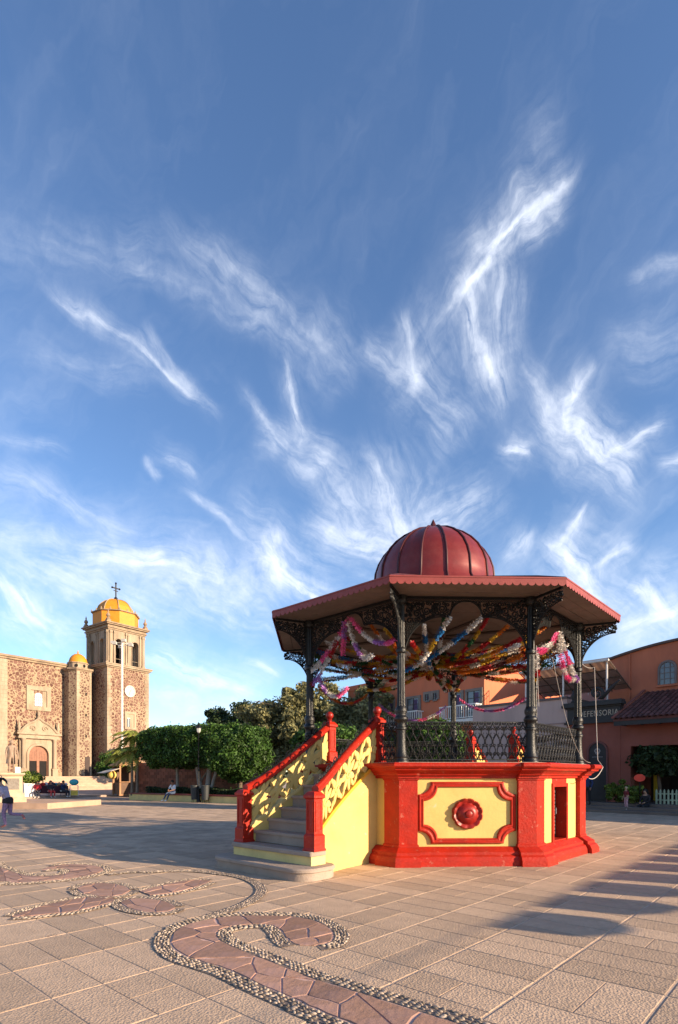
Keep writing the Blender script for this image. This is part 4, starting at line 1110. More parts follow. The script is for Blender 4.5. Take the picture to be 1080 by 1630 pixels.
# ---- tower
TX0, TX1, TY0 = 10.34, 16.0, -3.6; TW = TX1 - TX0; TY1 = TY0 + TW
MB().box(TX0, TX1, TY0, TY1, -.05, 14.75).build('tower_shaft', RUB, CH)
mb = MB(); qn = MB()
for z0, z1, d in ((14.75, 14.9, .12), (14.9, 15.1, .3), (15.1, 15.22, .38)): mb.box(TX0 - d, TX1 + d, TY0 - d, TY1 + d, z0, z1)
mb.build('tower_cornice', TRIM, CH)
MB().box(TX0 - .06, TX1 + .06, TY0 - .06, TY1 + .06, 6.3, 6.5).build('string_course', TRIM, CH)
for i in range(30):
    z = 1.6 + i * .435; w = .62 if i % 2 else .42
    qn.box(TX0 - .03, TX0 + w, TY0 - .03, TY0 + .06, z, z + .42); qn.box(TX0 - .031, TX0 + .05, TY0 + .06, TY0 + w + .1, z, z + .42)
    qn.box(TX1 - w, TX1 + .03, TY0 - .03, TY0 + .06, z, z + .42)
qn.build('quoin', TRIM, CH, kind='stuff')
# clock and window
ck = MB(); cc_ = (TX0 + 2.95, TY0 - .03, 12.1)
ck.loft([[(cc_[0] + r * cos(2 * pi * i / 28), cc_[1] - d, cc_[2] + r * sin(2 * pi * i / 28)) for i in range(28)] for r, d in ((.72, 0), (.72, .12), (.62, .14), (.60, .09))])
clock = ck.build('clock', M('clock_face', (.55, .50, .42), .6), CH, smooth=40)
hd = MB()
for i in range(12):
    a = 2 * pi * i / 12; x, z = cc_[0] + .5 * cos(a), cc_[2] + .5 * sin(a); hd.box(x - .022, x + .022, cc_[1] - .105, cc_[1] - .092, z - .05, z + .05)
hd.tube([(cc_[0], cc_[1] - .115, cc_[2]), (cc_[0] + .22, cc_[1] - .115, cc_[2] + .24)], .022, 4); hd.tube([(cc_[0], cc_[1] - .12, cc_[2]), (cc_[0] - .1, cc_[1] - .12, cc_[2] - .42)], .017, 4)
hd.build('clock_hand', M('black_clock_paint', (.02, .02, .02)), clock)
wx = TX0 + 3.0; wf = MB()
for (x0, x1, z0, z1) in ((wx - .75, wx - .45, 7.4, 9.6), (wx + .55, wx + .85, 7.4, 9.6), (wx - .45, wx + .55, 9.3, 9.6), (wx - .45, wx + .55, 7.4, 7.65)): wf.box(x0, x1, TY0 - .10, TY0 + .02, z0, z1)
tw = wf.build('window_surround', TRIM, CH)
MB().box(wx - .45, wx + .55, TY0 - .022, TY0 - .005, 7.65, 9.3).build('window_reveal', TRIM, tw)
MB().box(wx - .40, wx - .02, TY0 - .04, TY0 - .022, 7.7, 8.75).build('window_pane', GLASSD, tw)
MB().box(wx - .43, wx + .01, TY0 - .06, TY0 - .04, 8.75, 8.80).box(wx - .23, wx - .19, TY0 - .055, TY0 - .04, 7.7, 8.75).build('glazing_bar', WHITE, tw)
# belfry with two arched openings on every side
BX0, BX1 = TX0 + .35, TX1 - .35; BW_ = BX1 - BX0; bcx, bcy = (BX0 + BX1) / 2, (TY0 + TY1) / 2
belf = bpy.data.objects.new('belfry', None); C.objects.link(belf); belf.parent = CH; belf.location = (bcx, bcy, 0)
hb = BW_ / 2; ow = .43
mb = MB()
for q in range(4):
    ca, sa = cos(q * pi / 2), sin(q * pi / 2)
    T = lambda x, y, z: (x * ca - y * sa, x * sa + y * ca, z)
    y0, y1 = -hb, -hb + .6; cs_ = (-1.12, 1.12); z0, z1, zsp = 15.22, 19.4, 17.95
    e_ = hb - .6 if q % 2 else hb
    for (x0, x1) in ((-e_, cs_[0] - ow), (cs_[0] + ow, cs_[1] - ow), (cs_[1] + ow, e_)): mb.box(x0, x1, y0, y1, z0, z1, T=T)
    for c in cs_:
        ap_ = arch_pts(c, ow, zsp, 10)
        for i in range(10):
            (xa, za), (xb, zb) = ap_[i], ap_[i + 1]
            mb.loft([[T(xa, y0, za), T(xb, y0, zb), T(xb, y0, z1), T(xa, y0, z1)], [T(xa, y1, za), T(xb, y1, zb), T(xb, y1, z1), T(xa, y1, z1)]])
        mb.box(c - ow, c + ow, y0, y1, z0, z0 + .12, T=T)
mb.build('belfry_wall', TRIM, belf)
for q in range(4):
    ca, sa = cos(q * pi / 2), sin(q * pi / 2)
    T = lambda x, y, z: (x * ca - y * sa, x * sa + y * ca, z)
    pm = MB(); ring_ = MB()
    for x in (-hb + .28, -.16, .16, hb - .28, -1.75, 1.75):
        w = .13 if abs(x) < 1.9 else .17
        if abs(abs(x) - 1.75) < .01: w = .09
        pm.box(x - w, x + w, -hb - .17, -hb - .002, 15.22, 15.6, T=T); pm.box(x - w * .75, x + w * .75, -hb - .13, -hb - .002, 15.6, 19.0, T=T); pm.box(x - w, x + w, -hb - .18, -hb - .002, 19.0, 19.3, T=T)
    pm.build('pilaster', TRIM, belf)
    for c in (-1.12, 1.12):
        pts = [(c - ow - .06, 15.4)] + arch_pts(c, ow + .06, 17.95, 10) + [(c + ow + .06, 15.4)]
        ring_.tube([T(x, -hb - .03, z) for x, z in pts], .06, 5)
        for k in range(7): ring_.box(c - ow, c + ow, -hb + .1, -hb + .13, 15.34 + k * .1, 15.37 + k * .1, T=T) if k == 6 else None
    ring_.build('arch_moulding', TRIM, belf)
mb = MB()
for z0, z1, d in ((19.4, 19.58, .10), (19.58, 19.7, .22), (19.7, 19.95, .12), (19.95, 20.1, .35), (20.1, 20.25, .48)): mb.box(-hb - d, hb + d, -hb - d, hb + d, z0, z1)
mb.build('belfry_cornice', TRIM_D, belf)
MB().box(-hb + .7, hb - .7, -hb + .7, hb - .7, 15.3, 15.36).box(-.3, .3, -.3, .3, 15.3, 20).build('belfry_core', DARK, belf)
for c in (-1.12, 1.12):
    MB().lathe([(.30, 16.6), (.27, 16.7), (.2, 17.1), (.16, 17.3), (.02, 17.4)], 14, (c, -hb + 1.0)).build('bell', M('bronze', (.09, .06, .03), .45, .2, metal=.8), belf, smooth=50)
fin = MB().box(-.24, .24, -.24, .24, 20.25, 20.5).lathe([(.20, 20.5), (.26, 20.62), (.12, 20.75), (.24, 20.95), (.20, 21.15), (.07, 21.3), (.09, 21.42), (.01, 21.75)], 10).build('corner_finial', TRIM_D, belf)
for i, (a, b) in enumerate(((-1, -1), (1, -1), (1, 1), (-1, 1))):
    o = fin if i == 0 else link_copy(fin, belf); o.location = (a * (hb + .05), b * (hb + .05), 0)
def oct_(R, z): return [(R * cos(pi / 8 + k * pi / 4), R * sin(pi / 8 + k * pi / 4), z) for k in range(8)]
mb = MB(); mb.loft([oct_(2.72, 20.2), oct_(2.72, 21.85)]).build('dome_drum', DOMEY, belf)
MB().loft([oct_(2.72, 21.85), oct_(2.92, 21.92), oct_(2.92, 22.02), oct_(2.6, 22.06)]).build('drum_cornice', TRIM_D, belf)
dp = [(2.24, 22.02), (2.2, 22.35), (2.02, 22.85), (1.72, 23.28), (1.28, 23.63), (.75, 23.85), (.3, 23.92), (.05, 23.94)]
MB().loft([oct_(R, z) for R, z in dp]).build('dome', DOMEY, belf)
for k in range(8):
    a = pi / 8 + k * pi / 4; MB().tube([((R + .02) * cos(a), (R + .02) * sin(a), z + .02) for R, z in dp[:-1]], .055, 5).build('dome_rib', TRIM, belf)
kn = MB().lathe([(.11, 0), (.12, .08), (.05, .14), (.08, .2), (.01, .34)], 7).build('drum_knob', TRIM, belf)
for k in range(8):
    for f in (0, .5):
        p = Vector(oct_(2.8, 22.02)[k]).lerp(Vector(oct_(2.8, 22.02)[(k + 1) % 8]), f)
        o = kn if (k == 0 and f == 0) else link_copy(kn, belf)
        o.location = p
cr = MB(); cr.lathe([(.42, 23.9), (.34, 24.02), (.2, 24.1), (.22, 24.2), (.08, 24.3)], 10); cr.box(-.07, .07, -.05, .05, 24.3, 26.05)
# arms run along the facade
cr.box(-.5, .5, -.05, .05, 25.35, 25.5)
for (x, z) in ((-.5, 25.425), (.5, 25.425), (0, 26.05)): cr.ball((x, 0, z), .13, 8, 5)
cr.box(-.3, .3, -.04, .04, 25.05, 25.13)
cr.build('cross', IRON, belf)
# parish steps
CS = thing('church_steps', 'broad pinkish stone steps leading up to the church doors', 'steps', (-36.8, 60, 0), math.atan2(.8, .6))
STEPM = M('pink_step_stone', (.44, .29, .20), .88, .16, 1.2, .3, 12, stain=(.3, .19, .13), sscale=.8, samt=.5, island=.06)
nst = 8
MB().box(-14, 18.5, -4.7, 0, .0, PZ).build('landing', STEPM, CS)
for i in range(nst):
    z1 = PZ - (i + 1) * (PZ - .15) / (nst + 0) + .0
    if z1 < .2: continue
    MB().bbox(-14, 18.5, -4.7 - (i + 1) * .52, -4.7 - i * .52, .0, z1, .02).build('step', STEPM, CS)
hr = thing('step_handrail', 'thin dark iron handrail standing on the church steps', 'handrail', (-36.8, 60, 0), math.atan2(.8, .6))
MB().tube([(13.2, -8.3, .3), (13.2, -8.3, 1.5), (13.2, -4.9, 2.6), (13.2, -4.9, 1.6)], .035, 6).build('rail', IRON, hr)
# raised pavement on that side
rp = MB(); e = (.67, .742); pA = (-60, -1.3); 
Lp = [(-46, 15.7), (-22.5, 39.2), (-14.6, 47.6), (-16, 90), (-90, 90), (-90, 15)]
rp.prism(Lp, -.05, .15); rp_ = rp.build('raised_pavement', M('pavement_stone', (.33, .25, .20), .9, .2, 1.2, .3, 14), None); rp_['kind'] = 'structure'

# ================================================================== VEGETATION
def leafmat(name, c, tr=.3, island=.55): return M(name, c, .55, .4, 1.3, island=island, trans=tr, spec=.3)
BARK = M('bark', (.12, .085, .06), .9, .3, 4, .6, 14); LIME = M('limewashed_bark', (.27, .245, .21), .9, .15, 5, .4, 12)
TOPI = leafmat('clipped_fig_leaves', (.05, .105, .018), .3, .7); OLIVE = leafmat('olive_grey_leaves', (.21, .195, .085), .3); DKG = leafmat('dark_green_leaves', (.035, .06, .022)); BUSHY = leafmat('yellow_green_leaves', (.14, .19, .03))
NP = np.random.default_rng(5)
def leaves(name, pts, nrm, size, mat, parent, aspect=.55, jit=.9):
    """one mesh of leaf-shaped faces at pts, facing roughly nrm"""
    n = len(pts)
    d = nrm + NP.normal(0, jit, (n, 3)); d /= np.linalg.norm(d, axis=1)[:, None] + 1e-9
    r = NP.normal(0, 1, (n, 3)); t = np.cross(d, r); t /= np.linalg.norm(t, axis=1)[:, None] + 1e-9
    b = np.cross(d, t); s = size * NP.uniform(.6, 1.35, n)[:, None]
    v = np.empty((n, 4, 3)); v[:, 0] = pts - t * s; v[:, 1] = pts + b * s * aspect + d * s * .15; v[:, 2] = pts + t * s; v[:, 3] = pts - b * s * aspect + d * s * .15
    me = bpy.data.meshes.new(name); me.vertices.add(n * 4); me.vertices.foreach_set('co', v.reshape(-1).astype(np.float32))
    me.loops.add(n * 4); me.loops.foreach_set('vertex_index', np.arange(n * 4, dtype=np.int32))
    me.polygons.add(n); me.polygons.foreach_set('loop_start', np.arange(0, n * 4, 4, dtype=np.int32)); me.polygons.foreach_set('loop_total', np.full(n, 4, dtype=np.int32))
    me.update(calc_edges=True); me.validate(); me.materials.append(mat)
    o = bpy.data.objects.new(name, me); C.objects.link(o); o.parent = parent; return o
def shell(n, c, r, e=3.0, thick=.28, lump=.10, seed=0):
    """points through the outer shell of a clipped, rounded-box crown"""
    g_ = np.random.default_rng(seed); d = g_.normal(0, 1, (n, 3)); d /= np.linalg.norm(d, axis=1)[:, None]
    k = (np.abs(d) ** e).sum(1) ** (-1 / e)
    ph = g_.uniform(0, 6, 9)
    l = 1 + lump * (np.sin(d[:, 0] * 7 + ph[0]) * np.sin(d[:, 1] * 6 + ph[1]) + .7 * np.sin(d[:, 2] * 9 + ph[2]) * np.sin(d[:, 0] * 11 + ph[3])) * .7
    q = 1 - thick * g_.random(n) ** 1.6 + (g_.random(n) < .05) * g_.random(n) * .16
    nn = np.sign(d) * np.abs(d * k[:, None]) ** (e - 1); nn /= np.linalg.norm(nn, axis=1)[:, None] + 1e-9
    return d * k[:, None] * l[:, None] * q[:, None] * np.array(r) + np.array(c), nn
def clumps(n, c, r, nc, cr, seed=0, bottom=-1.0):
    """loose crown: leaves gathered in clumps inside an ellipsoid"""
    g_ = np.random.default_rng(seed); d = g_.normal(0, 1, (nc, 3)); d /= np.linalg.norm(d, axis=1)[:, None]
    q = g_.random(nc) ** .45; cc = d * q[:, None]; cc = cc[cc[:, 2] > bottom]; cc = cc * np.array(r) + np.array(c)
    k = g_.integers(0, len(cc), n); o = g_.normal(0, 1, (n, 3)); o /= np.linalg.norm(o, axis=1)[:, None]
    rr = (g_.random(n) ** .55)[:, None] * (cr * g_.uniform(.55, 1.3, len(cc)))[k][:, None]
    return cc[k] + o * rr * np.array([1, 1, .75]), o
def topiary(name, label, loc, r, zc, n, trunk_mat, group, trunks=((0, 0, .13),), e=3.0, seed=1, size=.085):
    t = thing(name, label, 'tree', (loc[0], loc[1], 0), rnd.uniform(-.4, .4), group)
    z0 = zc - r[2] * .5
    mb = MB(); rr_ = random.Random(seed)
    for (x, y, w) in trunks:
        top = (x * 1.8 + rr_.uniform(-.15, .15), y + rr_.uniform(-.1, .1), z0)
        mb.tube([(x, y, loc[2]), (x * 1.05, y, loc[2] + .5), ((x * 1.3 + top[0] * .2), y, (loc[2] + z0) / 2 + .3), top], [w * 1.2, w, w * .9, w * .7], 8)
    mb.build('trunk', trunk_mat, t, smooth=60)
    br = MB()
    for i in range(10):
        a = rr_.uniform(0, 2 * pi); x, y, w = trunks[i % len(trunks)]
        br.tube([(x * 1.8, y, z0 - .2), (x + r[0] * .4 * cos(a), y + r[1] * .4 * sin(a), zc - r[2] * .15), (x + r[0] * .75 * cos(a), y + r[1] * .75 * sin(a), zc + r[2] * .2)], [.06, .045, .02], 5)
    br.build('limb', BARK, t)
    P, Nn = shell(n, (0, 0, zc), r, e, .34, .16, seed); leaves('crown', P, Nn, size, TOPI, t)
    return t
def loose_tree(name, label, loc, r, zc, n, mat, group, nc=70, cr=.9, seed=1, size=.13, tr=.22, cat='tree', bottom=-.75):
    t = thing(name, label, cat, (loc[0], loc[1], 0), 0, group); rr_ = random.Random(seed); mb = MB()
    mb.tube([(0, 0, -.05), (.05, 0, zc * .35), (-.05, .05, zc - r[2] * .3), (0, 0, zc + r[2] * .4)], [tr * 1.3, tr, tr * .75, tr * .3], 8); mb.build('trunk', BARK, t, smooth=60)
    br = MB()
    for i in range(14):
        a = i * 2.4; q = rr_.uniform(.5, .85); zz = zc + r[2] * rr_.uniform(-.4, .6)
        br.tube([(0, 0, zc - r[2] * rr_.uniform(.3, .7)), (r[0] * .4 * q * cos(a), r[1] * .4 * q * sin(a), zz - .4), (r[0] * q * cos(a), r[1] * q * sin(a), zz)], [tr * .45, tr * .3, .02], 5)
    br.build('limb', BARK, t)
    P, Nn = clumps(n, (0, 0, zc), r, nc, cr, seed, bottom); leaves('crown', P, Nn, size, mat, t); return t
GT = 'clipped trees in the raised planter'
topiary('clipped_tree', 'left flat topped clipped tree with one thin white trunk in the planter', (-10.9, 37.3, .4), (2.3, 1.6, 1.30), 3.55, 26000, LIME, GT, ((0, 0, .11), (1.2, .3, .08)), e=4.2, seed=3)
topiary('clipped_tree', 'middle clipped tree on thick white limewashed trunks beside the bin', (-8.8, 36.0, .4), (2.1, 1.6, 1.28), 3.6, 26000, LIME, GT, ((-.25, 0, .17), (.22, .1, .19), (.6, -.1, .12)), e=4.2, seed=4)
topiary('clipped_tree', 'right bushy clipped tree drooping low in front of the brick wall', (-6.3, 35.2, .4), (2.05, 1.7, 1.75), 3.1, 26000, BARK, GT, ((0, 0, .15),), e=2.4, seed=5)
loose_tree('olive_tree', 'large olive grey leafed tree behind the bandstand stairs', (-2.6, 43.5), (5.2, 3.6, 3.9), 5.0, 60000, OLIVE, None, 190, .85, 11, .14, .28, bottom=-.95)
loose_tree('leafy_tree', 'pale leafed tree seen between the far left bandstand columns', (2.1, 41), (3.0, 2.6, 2.9), 5.6, 17000, OLIVE, None, 70, .8, 12, .13, .2)
GB = 'dark trees behind the planter'
for i, (x, y, rx, rz, zc, lab) in enumerate(((-13.0, 60, 1.3, 1.8, 7.6, 'smallest dark tree top rising left of the others above the clipped trees'), (-9.6, 58, 2.4, 3.0, 6.9, 'tall dark pointed tree behind the middle clipped tree'), (-6.2, 56, 3.2, 2.8, 6.2, 'broad dark tree between the pointed tree and the olive grey one'))):
    loose_tree('dark_tree', lab, (x, y), (rx, rx, rz), zc, 9000, DKG, GB, 45, .75, 20 + i, .17)
topiary('clipped_tree', 'green clipped tree seen through the front railing of the bandstand', (4.05, 24.5, 0), (1.5, 1.4, .95), 3.15, 17000, BARK, 'clipped trees beyond the bandstand', e=2.6, seed=8, size=.075)
topiary('clipped_tree', 'clipped tree hidden behind the bandstand stairs', (-.6, 27.5, 0), (1.6, 1.5, 1.0), 3.2, 12000, BARK, 'clipped trees beyond the bandstand', e=2.6, seed=9, size=.085)
def palm(loc, h, label, seed):
    t = thing('palm_tree', label, 'palm', (loc[0], loc[1], 0), 0, 'small palms at the end of the planter'); r = random.Random(seed)
    tk = MB(); tk.tube([(0, 0, .3), (.03, 0, h * .5), (0, .02, h)], [.10, .085, .075], 8); tk.build('trunk', M('palm_trunk', (.17, .14, .11), .9, .2, 8, .5, 14), t, smooth=60)
    for i in range(19):
        a = i * 2.4 + r.uniform(-.2, .2); up = r.uniform(-.2, 1.1); L_ = r.uniform(1.3, 1.75); fm = MB()
        sp = [(cos(a) * L_ * f * cos(up * (1 - .6 * f)), sin(a) * L_ * f * cos(up * (1 - .6 * f)), h + L_ * (f * sin(up) - .75 * f * f)) for f in [k / 8 for k in range(9)]]
        fm.tube(sp, .012, 4)
        for k in range(2, 9):
            for j in (0, .5):
                if k == 8 and j: continue
                p = Vector(sp[k]) if not j else (Vector(sp[k]) + Vector(sp[k + 1])) / 2
                for s in (-1, 1):
                    tdir = Vector((cos(a), sin(a), -.4)); sd = Vector((-sin(a), cos(a), 0)) * s
                    l = .62 * (1 - abs(k - 4.5) / 9); e2 = p + sd * l * .8 + tdir * l * .55 - Vector((0, 0, .12))
                    m2 = p + sd * l * .4 + tdir * l * .25; w = tdir * .055 + sd * -.02
                    fm.add([p, m2 + w, e2, m2 - w], [(0, 1, 2, 3)])
        fm.build('frond', PALMM, t)
PALMM = leafmat('palm_leaves', (.34, .36, .08), .35, .4)
palm((-13.85, 37.9), 4.35, 'taller palm on the right of the pair beside the booth', 1); palm((-14.28, 38.1), 3.25, 'shorter palm on the left of the pair beside the booth', 2)
loose_tree('round_shrub', 'round green shrub between the church tower and the booth roof', (-19.2, 47), (1.3, 1.1, 1.3), 2.7, 7000, TOPI, None, 30, .5, 31, .09, .1, 'shrub')

# ================================================================== PLANTER AND WHAT STANDS ROUND IT
ang = math.atan2(-.54, .84)
PLT = thing('raised_planter', 'long low cream planter wall with a dark red coping', 'planter', (-14.5, 38.2, 0), ang)
COP = M('maroon_coping', (.16, .025, .02), .5, .2, 4, .15, 20)
MB().box(0, 15.5, 0, .35, -.02, .40).box(0, .35, .35, 6, -.02, .40).build('planter_wall', PALE_YEL, PLT)
for i in range(13):
    MB().bbox(-.05 + i * 1.2, 1.135 + i * 1.2, -.06, .42, .40, .485, .012).build('coping', COP, PLT)
MB().box(.35, 15.5, .35, 6.5, .0, .36).build('soil', M('soil', (.06, .042, .03), .95, .3, 5, .6, 12), PLT)
HG = thing('low_hedge', 'low dark clipped hedge along the top of the planter', 'hedge', (-14.5, 38.2, 0), ang)
gg = np.random.default_rng(9); n = 12000; px = gg.uniform(.6, 15, n); py = gg.uniform(.75, 1.5, n); pz = .36 + gg.random(n) ** .6 * (.48 + .07 * np.sin(px * 2.1)) 
leaves('foliage', np.stack([px, py, pz], 1), np.tile([0, -.6, .6], (n, 1)), .06, DKG, HG)
# brick wall behind the clipped trees
BWm = thing('brick_wall', 'reddish brown brick wall in shade behind the clipped trees', 'wall', (-16.4, 44.3, 0), ang)
MB().box(0, 14, .06, .4, -.02, 2.68).build('wall_core', M('dark_brick_mortar', (.12, .07, .05), .95), BWm)
BRK = M('brown_brick', (.22, .08, .045), .85, .2, 3, .3, 18, island=.3); b0_ = None
for r_ in range(11):
    for i in range(26):
        x = .27 + i * .535 + (.267 if r_ % 2 else 0)
        if x > 13.8: continue
        if b0_ is None: b0_ = MB().box(-.255, .255, 0, .08, 0, .225).build('brick', BRK, BWm); o = b0_
        else: o = link_copy(b0_, BWm)
        o.location = (x, rnd.uniform(-.004, .006), .03 + r_ * .24)
# lamp post and bin
LPm = thing('lamp_post', 'slim black lamp post with a lantern, rising in front of the middle clipped tree', 'lamp post', (-8.66, 34.1, 0))
MB().lathe([(.14, -.01), (.14, .12), (.09, .2), (.055, .8), (.07, .85), (.04, .92), (.032, 4.2), (.06, 4.25), (.03, 4.3)], 10).build('post', IRON, LPm, smooth=40)
MB().lathe([(.05, 4.3), (.11, 4.36), (.15, 4.62)], 6).build('lantern_glass', M('lantern_glass', (.45, .45, .42), .2), LPm)
MB().lathe([(.21, 4.60), (.19, 4.66), (.07, 4.80), (.03, 4.86), (.04, 4.9), (.005, 5.0)], 6).build('lantern_cap', IRON, LPm)
def bin_(loc, label):
    t = thing('litter_bin', label, 'bin', (*loc, 0), 0, 'dark litter bins by the lamp post')
    bm_ = MB(); bm_.lathe([(.20, .18), (.25, 1.02), (.27, 1.03), (.27, 1.07), (.23, 1.07), (.22, .9)], 16)
    bm_.build('bin_body', M('dark_bin_plastic', (.03, .033, .035), .5, .2, 5), t, smooth=40)
    lg = MB()
    for k in range(3): a = k * 2.1; lg.tube([(.22 * cos(a), .22 * sin(a), .0), (.20 * cos(a), .20 * sin(a), .25)], .018, 5)
    lg.build('foot', IRON, t)
bin_((-8.95, 34.25), 'left dark litter bin beside the black lamp post'); bin_((-8.2, 33.9), 'right dark litter bin beside the black lamp post')
# distant lamp top and flagpole
FP = thing('floodlight_mast', 'tall white mast with floodlights in front of the church tower', 'mast', (-19.62, 50, 0))
MB().tube([(0, 0, 0), (0, 0, 7), (0, 0, 14)], [.11, .095, .08], 10).build('mast', WHITE, FP, smooth=60)
for a in range(6):
    x, y = cos(a * 1.05), sin(a * 1.05); mb = MB(); mb.tube([(0, 0, 13.4 + .25 * (a % 2)), (x * .75, y * .75, 13.5 + .25 * (a % 2))], .035, 5)
    mb.box(x * .8 - .18, x * .8 + .18, y * .8 - .14, y * .8 + .14, 13.36 + .25 * (a % 2), 13.6 + .25 * (a % 2)); mb.build('floodlight', M('lamp_housing', (.45, .42, .38), .5), FP)
# booth
BO = thing('wooden_booth', 'small brown wooden market booth with a gabled roof beside the palms', 'booth', (-16.9, 44.3, .0), rad(40))
WB = M('booth_wood', (.33, .17, .08), .7, .25, 3, .25, 16, streak=True); WBD = M('booth_panel_wood', (.13, .07, .04), .7, .25, 3, .25, 16)
for i, (x, y) in enumerate(((-.9, -.8), (.9, -.8), (.9, .8), (-.9, .8), (0, -.8))):
    MB().box(x - .06, x + .06, y - .06, y + .06, .1, 2.45).build('post', WB, BO)
for (x0, x1, y0, y1) in ((-.84, -.06, -.83, -.79), (.06, .84, -.83, -.79), (-.83, -.79, -.74, .74), (.79, .83, -.74, .74)): MB().box(x0, x1, y0, y1, .2, 1.12).build('panel', WBD, BO)
MB().box(-.98, .98, -.95, -.7, 1.14, 1.2).box(-.98, .98, -.88, -.72, .1, .2).build('counter', WB, BO)
MB().box(-.84, .84, .74, .8, .2, 2.4).build('back_wall', WBD, BO)
for s in (-1, 1):
    MB().loft([[(0, -1.15, 3.02), (s * 1.2, -1.15, 2.42), (s * 1.2, 1.1, 2.42), (0, 1.1, 3.02)], [(0, -1.15, 3.08), (s * 1.2, -1.15, 2.48), (s * 1.2, 1.1, 2.48), (0, 1.1, 3.08)]]).build('roof_slope', WB, BO)
MB().loft([[(-.95, -.9, 2.46), (.95, -.9, 2.46), (0, -.9, 2.96)], [(-.95, -.84, 2.46), (.95, -.84, 2.46), (0, -.84, 2.96)]]).build('gable', WB, BO)
MB().loft([[(-1.0, -1.0, 2.2), (-1.0, .9, 2.2), (-2.1, .9, 1.85), (-2.1, -1.0, 1.85)], [(-1.0, -1.0, 2.24), (-1.0, .9, 2.24), (-2.1, .9, 1.89), (-2.1, -1.0, 1.89)]]).build('awning', M('pale_awning', (.55, .47, .38), .8), BO)
bl = thing('balloon', 'round pale yellow ball hanging at the left of the wooden booth', 'balloon', (-17.9, 43.6, 1.72))
MB().ball((0, 0, 0), (.34, .34, .34), 14, 9).build('ball', M('yellow_ball', (.75, .50, .14), .4, .05), bl, smooth=1); MB().tube([(0, 0, .34), (.35, .3, .75)], .01, 4).build('string', IRON, bl)
# flower tub, pedestal and statue
PD = thing('statue_pedestal', 'pale stone pedestal with a carved panel under the standing statue', 'pedestal', (-17.05, 28.8, 0), rad(35))
PS = M('pedestal_stone', (.48, .36, .24), .85, .15, 2, .3, 14, stain=(.28, .2, .13), sscale=1.5, samt=.5)
mb = MB(); 
def sq(h, z): return [(-h, -h, z), (h, -h, z), (h, h, z), (-h, h, z)]
mb.loft([sq(.62, .28), sq(.62, .5), sq(.56, .56), sq(.5, .75), sq(.46, .8), sq(.45, 1.62), sq(.5, 1.66), sq(.56, 1.72), sq(.56, 1.80)]); mb.build('pedestal_block', PS, PD)
for k in range(4):
    o = MB().box(-.3, .3, -.475, -.448, .95, 1.52).build('carved_panel', M('dark_relief', (.20, .17, .14), .7, .3, 6, 1.0, 14), PD); o.rotation_euler = (0, 0, k * pi / 2)
PF_ = MB().loft([[(-30, 28.9, 0), (-14.45, 27.4, 0), (-13.6, 31.6, 0), (-30, 33, 0)], [(-30, 28.9, .29), (-14.45, 27.4, .29), (-13.6, 31.6, .29), (-30, 33, .29)]]).build('statue_platform', STEPM)
tag(PF_, 'low pinkish stone platform carrying the statue pedestal', 'platform')
TB = thing('planter_tub', 'square white planter tub with a leafy green bush next to the pedestal', 'planter', (-22.6, 40.4, .15), rad(45))
mb = MB(); mb.loft([sq(.44, 0), sq(.5, .86), sq(.53, .88), sq(.53, .95), sq(.46, .95), sq(.45, .85)]); mb.build('tub', WHITE, TB)
P_, N_ = clumps(2600, (0, 0, 1.35), (.8, .8, .45), 26, .3, 3); leaves('bush', P_, N_, .09, BUSHY, TB)

# ================================================================== BUILDINGS ON THE RIGHT
SAL = M('salmon_plaster', (.60, .165, .075), .85, .12, .8, .2, 8, stain=(.42, .15, .08), sscale=.6, samt=.5, streak=True)
GREYST = M('grey_window_stone', (.22, .18, .15), .85, .2, 2, .3, 12)
MAUVE = M('pale_mauve_plaster', (.46, .33, .29), .88, .1, .9, .2, 8, stain=(.3, .22, .2), sscale=.7, samt=.5, streak=True)
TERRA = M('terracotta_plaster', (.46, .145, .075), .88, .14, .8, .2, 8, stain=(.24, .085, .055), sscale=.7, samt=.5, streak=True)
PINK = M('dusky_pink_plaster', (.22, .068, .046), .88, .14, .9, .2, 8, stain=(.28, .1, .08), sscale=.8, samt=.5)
TILE = M('dark_red_roof_tile', (.10, .034, .027), .85, .25, 5, .3, 20, island=.35)
BLK = M('black_stone', (.022, .020, .020), .6, .3, 3, .15, 18)
CURT = M('purple_curtain', (.10, .06, .12), .8, .3, 3)
